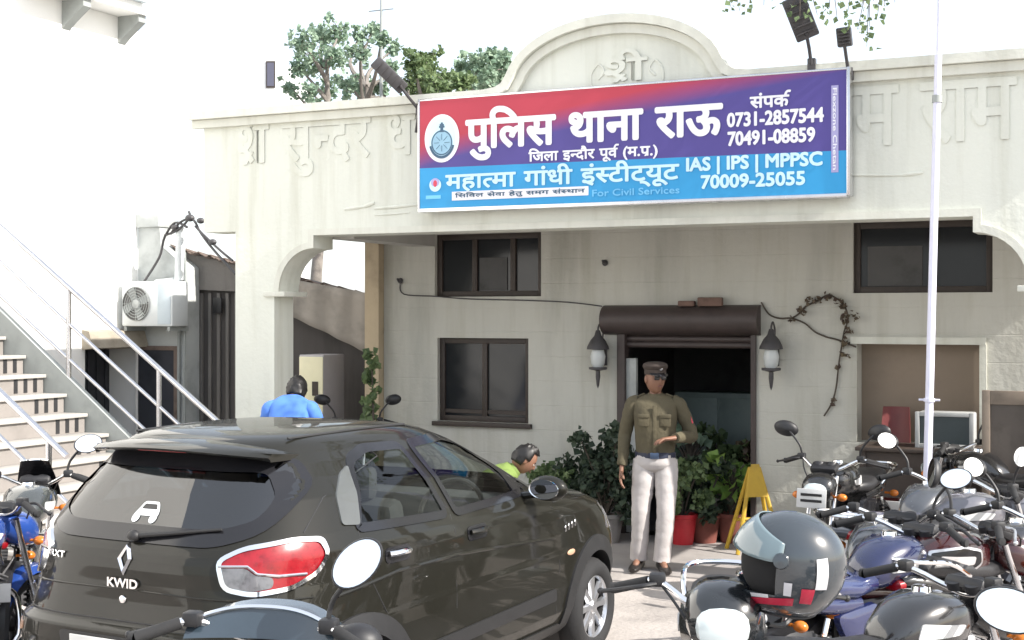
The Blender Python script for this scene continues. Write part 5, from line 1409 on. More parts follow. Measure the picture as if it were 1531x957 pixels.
def motorbike(label, loc, head, col, mirror='oval', screen=False, badge=False, front_plate=False, rear_plate=True, scale=1.0, lean=0, seatcol=None, steer=0.0, panel=None, chrome_rim=False, mtilt=12, mirrors=(-1, 1), mx=.34, hup=0.0, hscale=1.0, hood=False, mroll=14):
    root = thing('motorcycle', label, 'motorcycle', (loc[0], loc[1], 0), R(head), BG)
    root.scale = (scale,) * 3
    pm_ = paint(col); pn = paint(panel) if panel else pm_
    WB0, WB1, WR = -.63, .63, .305
    def wheel(y, disc):
        w = bpy.data.objects.new('wheel', None); COL.objects.link(w); w.parent = root; w.location = (0, y, WR); w.empty_display_size = .1
        t = MB(); t.torus((0, 0, 0), .255, .046, 'X', 40, 10, 1.0)
        t.build('tyre', M['rubber'], w)
        r = MB(); r.torus((0, 0, 0), .215, .016, 'X', 40, 8, 1.5)
        for k in range(5):
            a = 2 * PI * k / 5
            for da in (-.13, .13): r.tube([(0, .03 * math.cos(a + da * 5), .03 * math.sin(a + da * 5)), (0, .21 * math.cos(a + da), .21 * math.sin(a + da))], [.014, .010], n=6)
        r.tube([(-.06, 0, 0), (.06, 0, 0)], .045, n=16); r.build('rim', M['blackmetal'] if not badge else M['silver'], w)
        if disc:
            d = MB(); d.lathe([(.06, .062), (.12, .062), (.12, .066), (.06, .066)], Matrix.Rotation(R(90), 4, 'Y'), n=28); d.build('brake_disc', M['steel'], w)
    wheel(WB0, False); wheel(WB1, True)
    # front end
    for s in (-1, 1):
        q = MB(); q.tube([(s * .085, WB1, WR), (s * .085, WB1 - .10, .56)], .024, n=10); q.tube([(s * .085, WB1 - .10, .55), (s * .085, WB1 - .235, .93)], .017, n=10); q.build('fork', M['steel'], root)
    q = MB(); rg = []
    for k in range(13):
        a = lerp(R(15), R(150), k / 12); c = Vector((0, WB1 + .325 * math.cos(a), WR + .325 * math.sin(a))); d = Vector((0, math.cos(a), math.sin(a)))
        rg.append([c + Vector((.062, 0, 0)) - d * .035, c + Vector((.045, 0, 0)) + d * .004, c + d * .016, c + Vector((-.045, 0, 0)) + d * .004, c + Vector((-.062, 0, 0)) - d * .035, c - d * .004])
    q.rings(rg); q.build('front_fender', pm_, root)
    hs, hu = hscale, hup
    q = MB(); q.rings([sec(.60, .83 + hu, .055 * hs, .05 * hs), sec(.57, .84 + hu, .105 * hs, .085 * hs), sec(.50, .86 + hu, .12 * hs, .10 * hs), sec(.42, .88 + hu, .10 * hs, .085 * hs), sec(.38, .89 + hu, .06, .05)]); cw = q.build('headlight_cowl', pm_ if not chrome_rim else M['chrome'], root)
    q = MB(); q.rings([sec(.622, .826 + hu, .040, .030), sec(.612, .828 + hu, .074, .052), sec(.59, .835 + hu, .084, .062)]); q.build('headlamp', M['headglass'], cw)
    if screen:
        q = MB(); rg = []
        for k in range(9):
            t = k / 8; w = lerp(.135, .085, t ** 1.5); z = lerp(.88, 1.12, t); y = lerp(.60, .42, t)
            rg.append([(w * c, y - .06 * abs(c) ** 2, z) for c in (-1, -.7, -.35, 0, .35, .7, 1)] + [(w * c, y - .06 * abs(c) ** 2 - .008, z) for c in (1, .7, .35, 0, -.35, -.7, -1)])
        q.rings(rg); sc_ = q.build('windscreen', M['blackgloss'], root)
        q = MB(); q.tube(spline([(p[0], p[1] - .004, p[2] + .002) for p in rg[-1][:7]], 3), .006, n=6); q.build('screen_trim', M['chrome'], sc_)
    q = MB(); q.box((0, .40, .985), (.19, .10, .055), rot=Matrix.Rotation(R(-28), 3, 'X'), bev=.02); q.lathe([(.0, .03), (.04, .03), (.046, .0)], Matrix.Translation((-.045, .385, .985)) @ Matrix.Rotation(R(28), 4, 'X'), n=16); q.lathe([(.0, .03), (.04, .03), (.046, .0)], Matrix.Translation((.045, .385, .985)) @ Matrix.Rotation(R(28), 4, 'X'), n=16); q.build('instruments', M['black'], root)
    hb = spline([(-.35, .20, 1.00), (-.22, .27, 1.04), (-.10, .36, .98), (0, .385, .955), (.10, .36, .98), (.22, .27, 1.04), (.35, .20, 1.00)], 4)
    q = MB(); q.tube(hb, .0125, n=10); q.build('handlebar', M['chrome'], root)
    for s in (-1, 1):
        q = MB(); q.tube([(s * .245, .257, 1.035), (s * .36, .195, .997)], .0185, n=12); q.lathe([(.0, .02), (.018, .018), (.02, 0)], Matrix.Translation((s * .36, .195, .997)) @ Matrix.Rotation(R(90 * s), 4, 'Y'), n=10); g = q.build('grip', M['rubber'], root)
        q = MB(); q.tube(spline([(s * .22, .30, 1.035), (s * .27, .325, 1.03), (s * .36, .27, 1.005), (s * .405, .245, .995)], 4), .008, n=8); q.sphere((s * .408, .243, .994), .012, 8, 6); q.build('lever', M['silver'] if badge else M['black'], root)
        q = MB(); q.box((s * .215, .275, 1.045), (.055, .05, .045), bev=.01); q.build('switch_box', M['black'], root)
        # mirror
        if s not in mirrors: continue
        mc = Vector((s * mx, .25, 1.235))
        q = MB(); q.tube(spline([(s * .21, .28, 1.06), (s * .225, .285, 1.12), (s * .28, .28, 1.19), mc + Vector((-s * .03, .02, -.02))], 4), .008, n=8); q.build('mirror_stalk', M['black'], root)
        mw, mh = (.078, .050) if mirror == 'oval' else ((.060, .060) if mirror == 'round' else (.085, .056))
        Mm = Matrix.Translation(mc) @ Matrix.Rotation(R(90 - mtilt), 4, 'X') @ Matrix.Rotation(R(s * 10), 4, 'Y') @ Matrix.Rotation(R(s * mroll), 4, 'Z') @ Matrix.Diagonal((mw, mh, 1, 1))
        q = MB(); q.lathe([(.93, .004), (1.0, .004), (1.04, -.002), (.98, -.018), (.7, -.034), (.0, -.042)], Mm, n=28); mh_ = q.build('mirror', M['chrome'] if chrome_rim else M['black'], root)
        q = MB(); q.lathe([(.0, .0055), (.95, .0055), (.95, .003)], Mm, n=28); q.build('mirror_glass', M['mirror'], mh_)
    for s in (-1, 1):
        for (y, z, x) in ((.50, .80, .16), (-.70, .70, .14)):
            q = MB(); q.tube([(s * .07, y, z), (s * (x - .03), y, z)], .008, n=6); q.sphere((s * x, y, z), (.036, .03, .026), 12, 8); q.build('indicator', M['orange'], root)
    if hood:
        q = MB(); rg = []
        for k in range(13):
            t = -1 + 2 * k / 12; w = .235 * t; e = 1 - abs(t) ** 2.6
            rg.append([(w, .36 - .05 * t * t, .985), (w, .44 - .05 * t * t + .05 * e, 1.01), (w, .40 - .05 * t * t + .02 * e, 1.03 + .055 * e), (w, .33 - .05 * t * t, 1.025 + .05 * e), (w, .30 - .05 * t * t, .99)])
        q.rings(rg); hd_ = q.build('handlebar_cover', pn, root)
        q = MB(); q.tube(spline([(r_[3][0], r_[3][1] - .004, r_[3][2] + .004) for r_ in rg], 2), .0075, n=8); q.build('chrome_trim', M['chrome'], hd_)
        q = MB(); q.sphere((.30, .285, 1.0), (.075, .06, .055), 18, 12); q.build('hand_guard', M['black'], root)
    # tank
    q = MB(); q.rings([sec(.335, .875, .03, .03), sec(.31, .875, .095, .075), sec(.22, .885, .145, .105, e=2.8), sec(.10, .885, .15, .115, e=2.8), sec(.0, .865, .125, .105, e=2.6), sec(-.08, .835, .095, .075), sec(-.12, .82, .06, .04)])
    tk = q.build('tank', pm_, root)
    q = MB(); q.lathe([(0, .022), (.036, .02), (.040, .0)], Matrix.Translation((0, .13, .995)), n=20); q.build('filler_cap', M['chrome'], tk)
    for s in (-1, 1):
        P = round_poly([(-.06, .80), (.19, .80), (.26, .85), (.25, .93), (.14, .955), (-.04, .93)], .03)
        def tankside(y, z, off, s=s):
            W = [(.31, .875, .095, .075, 2.6), (.22, .885, .145, .105, 2.8), (.10, .885, .15, .115, 2.8), (.0, .865, .125, .105, 2.6), (-.08, .835, .095, .075, 2.6)]
            W = sorted(W)
            zc, w, h, e = interp(W, y); t = min(.97, abs((z - zc) / h)); return Vector((s * (w * (1 - t ** e) ** (1 / e) + off), y, z))
        q = MB(); ring_patch(q, inset(P, .012), inset(P, .024), lambda a, b, o, s=s: tankside(a, b, o), .006) if badge else patch(q, round_poly([(-.02, .845), (.18, .85), (.21, .885), (.0, .905)], .015), lambda a, b, o: tankside(a, b, o), .03, .004)
        bd_ = q.build('tank_trim', M['silver'] if badge else M['plateplastic'], tk)
        if badge:
            q = MB(); patch(q, inset(P, .026), lambda a, b, o: tankside(a, b, o), .03, .004); q.build('knee_panel', M['blackgloss'], tk)
            q = MB(); patch(q, round_poly([(.0, .845), (.19, .85), (.20, .89), (.02, .895)], .012), lambda a, b, o: tankside(a, b, o), .02, .009); q.build('badge', M['chrome'], tk)
    # seat, tail
    q = MB(); q.rings([sec(-.06, .80, .07, .03), sec(-.10, .805, .11, .045), sec(-.25, .80, .135, .05), sec(-.40, .82, .13, .055), sec(-.58, .845, .12, .055), sec(-.68, .85, .09, .04), sec(-.71, .85, .04, .02)]); q.build('seat', M['seatvinyl'] if not seatcol else paint(seatcol), root)
    q = MB(); q.rings([sec(-.20, .72, .10, .05), sec(-.40, .74, .125, .05), sec(-.60, .77, .11, .045), sec(-.76, .80, .075, .035), sec(-.80, .80, .05, .02)]); tc_ = q.build('tail_cowl', pn, root)
    q = MB(); q.rings([sec(-.79, .785, .055, .03), sec(-.825, .782, .05, .026), sec(-.835, .78, .03, .015)]); q.build('tail_lamp', M['redlens'], tc_)
    q = MB(); q.tube(spline([(-.13, -.42, .80), (-.15, -.60, .88), (-.13, -.80, .905), (0, -.85, .91), (.13, -.80, .905), (.15, -.60, .88), (.13, -.42, .80)], 4), .011, n=8); q.build('grab_rail', M['chrome'], root)
    q = MB(); rg = []
    for k in range(12):
        a = lerp(R(60), R(195), k / 11); c = Vector((0, WB0 + .345 * math.cos(a), WR + .345 * math.sin(a))); d = Vector((0, math.cos(a), math.sin(a)))
        rg.append([c + Vector((.075, 0, 0)) - d * .03, c + Vector((.06, 0, 0)) + d * .004, c + d * .012, c + Vector((-.06, 0, 0)) + d * .004, c + Vector((-.075, 0, 0)) - d * .03, c - d * .004])
    q.rings(rg); q.build('rear_fender', M['black'], root)
    if rear_plate:
        q = MB(); q.box((0, -.99, .55), (.19, .006, .10), rot=Matrix.Rotation(R(-12), 3, 'X'), bev=.003); q.build('number_plate', M['plateplastic'], root)
    if front_plate:
        q = MB(); q.box((0, .655, .80), (.21, .006, .13), rot=Matrix.Rotation(R(8), 3, 'X'), bev=.003); fpl = q.build('number_plate', M['plateplastic'], root)
        for zz in (.825, .785):
            q = MB(); q.box((0, .6595 if zz > .8 else .6645, zz), (.15, .002, .018)); q.build('plate_lettering', M['black'], fpl)
    for s in (-1, 1):
        q = MB(); q.rings([[(s * (.085 + .035 * a_[2]), a_[0], a_[1]) for a_ in [(lerp(y_, yc_, f_), lerp(z_, .64, f_), c_) for (y_, z_) in round_poly([(-.42, .70), (-.10, .73), (-.05, .62), (-.14, .53), (-.34, .57)], .05)]] for f_, c_, yc_ in ((0, 0, -.22), (.06, .75, -.22), (.25, 1, -.22), (.6, 1.1, -.22))]); q.build('side_panel', M['blackgloss'] if panel is None else pn, root)
        q = MB(); q.tube([(s * .12, WB0, WR), (s * .115, -.48, .70)], .013, n=8); q.build('shock_absorber', M['chrome'], root)
        q = MB()
        for k in range(9): q.torus((s * .119, lerp(WB0, -.48, .25 + k * .07), lerp(WR, .70, .25 + k * .07)), .026, .006, 'Z', 14, 5)
        q.build('spring', M['blackmetal'], root)
        q = MB(); q.tube([(s * .10, .02, .34), (s * .22, .02, .34)], .016, n=8); q.build('footrest', M['rubber'], root)
    # engine and frame
    q = MB(); q.box((0, .08, .40), (.20, .34, .22), bev=.04); q.lathe([(0, .02), (.09, .018), (.10, 0), (.10, -.25), (.09, -.268), (0, -.27)], Matrix.Translation((.125, .05, .38)) @ Matrix.Rotation(R(90), 4, 'Y'), n=24); en = q.build('engine', M['engine'], root)
    q = MB(); Mx = Matrix.Rotation(R(-25), 3, 'X')
    for k in range(9): q.box(Vector((0, .20, .50)) + Mx @ Vector((0, 0, k * .021)), (.16, .15, .010), rot=Mx, bev=.003)
    q.box(Vector((0, .20, .50)) + Mx @ Vector((0, 0, .08)), (.11, .11, .18), rot=Mx); q.build('cylinder', M['engine'], en)
    q = MB(); q.tube(spline([(.06, .30, .58), (.08, .40, .50), (.12, .36, .30), (.14, .10, .24), (.15, -.20, .27)], 5), .018, n=10); q.tube([(.15, -.18, .27), (.165, -.30, .29), (.175, -.85, .37), (.175, -.88, .375)], [.02, .045, .048, .03], n=14); q.build('exhaust', M['chrome'], root)
    q = MB(); q.tube(spline([(0, .40, .92), (0, .34, .70), (0, .30, .40), (0, .20, .24), (0, -.20, .26), (0, -.28, .60), (0, -.20, .74)], 4), .018, n=8); q.tube([(0, .38, .86), (0, -.15, .74), (0, -.70, .76)], .016, n=8)
    for s in (-1, 1): q.tube([(s * .09, -.15, .38), (s * .10, WB0, WR)], .018, n=8)
    q.build('frame', M['blackmetal'], root)
    q = MB(); q.tube([(-.06, -.12, .26), (-.20, -.18, .02), (-.22, -.22, .012)], .012, n=8); q.build('side_stand', M['blackmetal'], root)
    q = MB(); q.tube(spline([(-.08, .42, .96), (-.05, .52, .90), (.02, .48, .74), (.03, .34, .62)], 4), .006, n=5); q.tube(spline([(.2, .29, 1.03), (.12, .46, .96), (.03, .46, .78)], 4), .005, n=5); q.build('cable', M['black'], root)
    return root
def hbpos(px, Z, h, scale=1.0):
    """bike origin so that its handlebar centre stands at pixel column px, depth Z"""
    p = atd(px, 470, Z); return (p.x + math.sin(R(h)) * .36 * scale, p.y - math.cos(R(h)) * .36 * scale)
BLK, GRY, BLU, MAR, SIL = (0.012, 0.012, 0.013), (0.06, 0.065, 0.075), (0.007, 0.012, 0.055), (0.035, 0.005, 0.006), (0.10, 0.105, 0.12)
motorbike('black motorcycle facing the viewer with a helmet hung on its handlebar', hbpos(1080, 4.75, 196.5, 1.06), 196.5, (0.008, 0.010, 0.012), 'oval', scale=1.06, mirrors=(), hup=.125, hscale=1.0)
motorbike('motorcycle at the bottom edge behind the car, its round mirror raised before the tail lamp', hbpos(406, 4.33, 12, 1.05), 12, (0.03, 0.045, 0.06), 'wide', scale=1.05, mtilt=14, mirrors=(1,), mx=.31, hood=True, mroll=48)
motorbike('black motorcycle facing the viewer with a white number plate on its front', hbpos(1236, 9.55, 172), 172, BLK, 'wide', front_plate=True)
motorbike('dark motorcycle at the foot of the stair, its mirror showing pale above the car tail', hbpos(52, 8.7, 35), 35, (0.04, 0.045, 0.045), 'wide', screen=True)
motorbike('bright blue motorcycle at the left edge beside the car', (-5.66, 5.25), 8, (0.02, 0.06, 0.26), 'oval', mirrors=())
motorbike('small dark motorcycle parked in the left end of the porch behind the car roof', hbpos(533, 13.0, 205), 205, (0.05, 0.045, 0.045), 'oval')
motorbike('maroon motorcycle with a silver framed panel on its tank at the right', hbpos(1478, 6.75, -52), -52, MAR, 'oval', badge=True, mirrors=(-1,), mroll=70)
motorbike('motorcycle with a deep blue tank, between the helmet and the maroon motorcycle', hbpos(1372, 6.7, -26), -26, BLU, 'oval', panel=(0.012, 0.018, 0.075), seatcol=(.02, .03, .10), mirrors=())
motorbike('dark grey motorcycle directly behind the hung helmet', hbpos(1345, 7.1, -14), -14, GRY, 'oval', panel=SIL, mirrors=(1,))
motorbike('silver and black motorcycle behind the maroon one, at the right edge', hbpos(1500, 8.2, -50), -50, (0.12, 0.12, 0.14), 'round', panel=GRY, mirrors=(1,))
motorbike('grey motorcycle standing closest to the foot of the flagpole', hbpos(1413, 8.7, -18), -18, GRY, 'oval', panel=BLK, seatcol=(.09, .09, .14), mirrors=(-1,))
motorbike('black motorcycle parked along the wall in front of the desk', hbpos(1425, 10.75, 60), 60, BLK, 'oval', mirrors=(1,))
motorbike('black motorcycle below the maroon one, near the bottom edge', hbpos(1440, 5.35, -34), -34, BLK, 'oval', mirrors=(), panel=GRY)
motorbike('dark motorcycle between the maroon one and the right edge', hbpos(1560, 7.1, -30), -30, (0.02, .02, .025), 'oval', mirrors=(-1,), panel=BLK)
motorbike('motorcycle in the bottom right corner with a large white mirror', hbpos(1705, 3.65, 14, 1.03), 14, MAR, 'wide', scale=1.03, mtilt=10)

# ------------------------------------------------------------------ helmet hung on the handlebar
hc = atd(1181, 838, 4.6)
M['helmetgrey'] = mat('blue_grey_gloss_helmet', (0.030, 0.038, 0.046), 0.22, var=.05, coat=1.0)
M['visor'] = mat('pale_smoked_visor', (0.13, 0.18, 0.20), 0.10, var=.03, coat=1.0)
M['liner'] = mat('black_helmet_liner', (0.008, 0.008, 0.009), .9, var=.2)
M['helmetred'] = mat('red_helmet_graphic', (0.42, 0.02, 0.05), .25, var=.04, coat=.6)
M['helmetwhite'] = mat('white_helmet_graphic', (0.55, 0.55, 0.58), .3, var=.04)
hm = thing('helmet', 'blue grey full face helmet with a raised pale visor hung on the black motorcycle', 'helmet', hc, rot=(R(6), R(-10), YAW + R(72)))
S_ = 1.16
def hp(az, el, off=0.0):
    """point on the helmet skin: az 0 = forward (+y), el up"""
    a, e = R(az), R(el)
    d = Vector((math.sin(a) * math.cos(e), math.cos(a) * math.cos(e), math.sin(e)))
    rx, ry, rz = .128, .162, .146
    if d.z < 0: rz = .175; ry = .162 + .02 * max(0, d.y) ** 2
    k = 1 / math.sqrt((d.x / rx) ** 2 + (d.y / ry) ** 2 + (d.z / rz) ** 2)
    return d * (k + off) * S_
def hpatch(name, m, a0, a1, e0, e1, off, par, na=24, ne=10, hole=None, fn=None, solid=True):
    q = MB(); V = [[q.bm.verts.new(hp(lerp(a0, a1, i / na), lerp(e0(lerp(a0, a1, i / na)) if callable(e0) else e0, e1(lerp(a0, a1, i / na)) if callable(e1) else e1, j / ne), off)) for i in range(na + 1)] for j in range(ne + 1)]
    for j in range(ne):
        for i in range(na): q.bm.faces.new((V[j][i], V[j][i + 1], V[j + 1][i + 1], V[j + 1][i]))
    bmesh.ops.remove_doubles(q.bm, verts=q.bm.verts[:], dist=1e-5)
    o = q.build(name, m, par, angle=60)
    if solid: md = o.modifiers.new('thickness', 'SOLIDIFY'); md.thickness = .004; md.offset = -1
    return o
inop = lambda az, el: abs(az) < 78 and -30 < el < 16
q = MB(); na, ne = 96, 60
V = [[q.bm.verts.new(hp(-180 + 360 * i / na, lerp(-62, 89.5, j / ne))) for i in range(na)] for j in range(ne + 1)]
for j in range(ne):
    for i in range(na):
        az = -180 + 360 * (i + .5) / na; el = lerp(-62, 89.5, (j + .5) / ne)
        if inop(az, el): continue
        q.bm.faces.new((V[j][i], V[j][(i + 1) % na], V[j + 1][(i + 1) % na], V[j + 1][i]))
q.bm.faces.new(V[-1])
for v in [v for v in q.bm.verts if not v.link_faces]: q.bm.verts.remove(v)
q.build('shell', M['helmetgrey'], hm, angle=70)
q = MB(); q.sphere((0, 0, -.01 * S_), (.112 * S_, .140 * S_, .130 * S_), 28, 18); q.build('liner', M['liner'], hm)
hpatch('visor', M['visor'], -86, 86, lambda a: 12 + 4 * (a / 86) ** 2, lambda a: 52 - 14 * (abs(a) / 86) ** 2, .010, hm)
for s in (-1, 1):
    q = MB(); p = hp(s * 84, 18, .008); d = p.normalized(); Mx = d.to_track_quat('Z', 'Y').to_matrix().to_4x4(); q.lathe([(0, .012), (.024, .010), (.028, 0)], Matrix.Translation(p) @ Mx, n=20); q.build('visor_pivot', M['helmetgrey'], hm)
    r_ = (lambda a, b: (s * a, s * b))
    hpatch('red_stripe', M['helmetred'], *r_(28, 104), lambda a: -50 + .10 * abs(a), lambda a: -43 + .14 * abs(a), .0025, hm, solid=False)
    hpatch('white_stripe', M['helmetwhite'], *r_(44, 70), lambda a: -40 + .10 * abs(a), lambda a: -35 + .10 * abs(a), .003, hm, solid=False)
    hpatch('white_stripe', M['helmetwhite'], *r_(90, 100), lambda a: -26, lambda a: -8, .003, hm, solid=False)
    hpatch('white_stripe', M['helmetwhite'], *r_(128, 142), lambda a: -14, lambda a: 22, .003, hm, solid=False)
    hpatch('red_stripe', M['helmetred'], *r_(112, 128), lambda a: -34, lambda a: -14, .003, hm, solid=False)
hpatch('edge_trim', M['black'], -180, 180, -62.5, -59, .003, hm, na=60, ne=2)
q = MB(); q.tube(spline([hp(100, -55), hp(100, -55) + Vector((.0, .0, -.08)), hp(60, -50) + Vector((-.04, -.05, -.12)), hp(-60, -58) + Vector((.04, 0, -.06))], 4), .009, n=6); q.build('strap', M['black'], hm)
# ------------------------------------------------------------------ people
M['skin'] = mat('brown_skin', (0.22, 0.11, 0.07), 0.55, var=.08)
M['hair'] = mat('black_hair', (0.008, 0.007, 0.007), 0.5, var=.2, scale=40)
M['eyewhite'] = mat('eye_white', (0.5, 0.48, 0.45), .3, var=0)
M['lip'] = mat('brown_lip', (0.15, 0.06, 0.05), .5, var=0)
def skin_bm(verts, edges, sub=2):
    me = bpy.data.meshes.new('skin'); me.from_pydata([v[0] for v in verts], edges, [])
    o = bpy.data.objects.new('skin', me); COL.objects.link(o)
    o.modifiers.new('s', 'SKIN'); sb = o.modifiers.new('d', 'SUBSURF'); sb.levels = sub
    for i, v in enumerate(verts):
        r = v[1]; d = me.skin_vertices[0].data[i]; d.radius = r if isinstance(r, tuple) else (r, r); d.use_root = (i == 0)
    dg = bpy.context.evaluated_depsgraph_get(); dg.update()
    ev = bpy.data.meshes.new_from_object(o.evaluated_get(dg), depsgraph=dg)
    bpy.data.objects.remove(o); bpy.data.meshes.remove(me)
    return ev
def add_me(mb, me, mi=0):
    n = len(mb.bm.faces); mb.bm.from_mesh(me); mb.bm.faces.ensure_lookup_table()
    for f in mb.bm.faces[n:]: f.material_index = mi
    bpy.data.meshes.remove(me)
from mathutils import noise
def wrinkle(q, amp, sc_, seed=0.0):
    bmesh.ops.recalc_face_normals(q.bm, faces=q.bm.faces[:]); q.bm.normal_update()
    for v in q.bm.verts:
        p = v.co * sc_ + Vector((seed, 0, 0)); n = noise.noise(Vector((p.x, p.y, p.z * 2.2))) + .6 * noise.noise(Vector((p.x * 2.1 + p.z * 2.5, p.y * 2.1, p.z * 3.0)))
        v.co += v.normal * n * amp
def chain(*pts): return list(pts), [(i, i + 1) for i in range(len(pts) - 1)]
def head_mesh(mb, c, turn, tilt=0.0):
    c = Vector(c); Mx = Matrix.Rotation(turn, 3, 'Z') @ Matrix.Rotation(tilt, 3, 'X')
    n0 = len(mb.bm.verts)
    r = bmesh.ops.create_uvsphere(mb.bm, u_segments=28, v_segments=22, radius=1.0)
    for v in r['verts']:
        x, y, z = v.co
        w = .076 * (1 - .22 * max(0, -z) ** 1.3); yy = y * (.098 if y < 0 else .092 * (1 - .10 * max(0, -z)))
        p = Vector((x * w, yy, z * .122))
        if y > .3:
            p.y += .022 * math.exp(-((x / .16) ** 2) - ((z + .12) / .20) ** 2)          # nose
            p.y -= .010 * math.exp(-(((abs(x) - .38) / .17) ** 2) - ((z - .06) / .12) ** 2)  # eye sockets
            p.y += .006 * math.exp(-((x / .35) ** 2) - ((z + .46) / .10) ** 2)          # mouth
            p.y += .010 * math.exp(-((x / .35) ** 2) - ((z + .80) / .16) ** 2)          # chin
        v.co = c + Mx @ p
    for s in (-1, 1):
        mb.sphere(c + Mx @ Vector((s * .077, -.008, -.004)), (.010, .022, .032), 10, 8, Mx)
    def feat(p, rad, mi):
        k = len(mb.bm.faces); mb.sphere(c + Mx @ Vector(p), rad, 10, 8, Mx); mb.bm.faces.ensure_lookup_table()
        for f in mb.bm.faces[k:]: f.material_index = mi
    for s in (-1, 1):
        feat((s * .029, .079, .008), (.013, .008, .0075), 1); feat((s * .029, .0845, .008), (.0055, .004, .006), 2); feat((s * .030, .083, .027), (.020, .007, .0045), 2)
    feat((0, .094, -.056), (.024, .006, .006), 3)
    return Mx
def hand(mb, wrist, direc, palm_n, thumb_side, curl=.5):
    """palm with five separate curled fingers"""
    d = Vector(direc).normalized(); n = Vector(palm_n); n = (n - d * n.dot(d)).normalized(); w = d.cross(n) * thumb_side
    wrist = Vector(wrist)
    V, E_ = chain((wrist - d * .03, (.024, .019)), (wrist + d * .01, (.026, .018)), (wrist + d * .05, (.038, .017)), (wrist + d * .085, (.040, .014)))
    # flattened palm as a loft
    rg = []
    for t, hw, hn in ((-.03, .024, .020), (.0, .027, .018), (.04, .038, .016), (.085, .041, .013), (.095, .036, .009)):
        rg.append([wrist + d * t + w * hw * math.cos(2 * PI * k / 12) + n * hn * math.sin(2 * PI * k / 12) for k in range(12)])
    mb.rings(rg)
    for i, (off, L) in enumerate(((.030, .070), (.010, .078), (-.010, .073), (-.030, .058))):
        p = wrist + d * .085 + w * off; pts = [p - d * .02]; dd = d.copy(); ax = w
        pts.append(p)
        for sg, f in enumerate((.45, .32, .23)):
            dd = Matrix.Rotation(curl * (.7 + .25 * sg) * thumb_side * -1, 3, ax) @ dd if False else (dd + n * curl * .75).normalized()
            p = p + dd * L * f; pts.append(p)
        mb.tube(pts, [.0085, .0095, .0088, .008, .0055], n=8)
    p = wrist + d * .025 + w * .030; dd = (d * .6 + w * .75 + n * .3).normalized(); pts = [p - w * .02, p]
    for f, bend in ((.035, .0), (.030, .35), (.022, .3)):
        dd = (dd + d * bend + n * .1).normalized(); p = p + dd * f; pts.append(p)
    mb.tube(pts, [.011, .0125, .011, .010, .006], n=8)
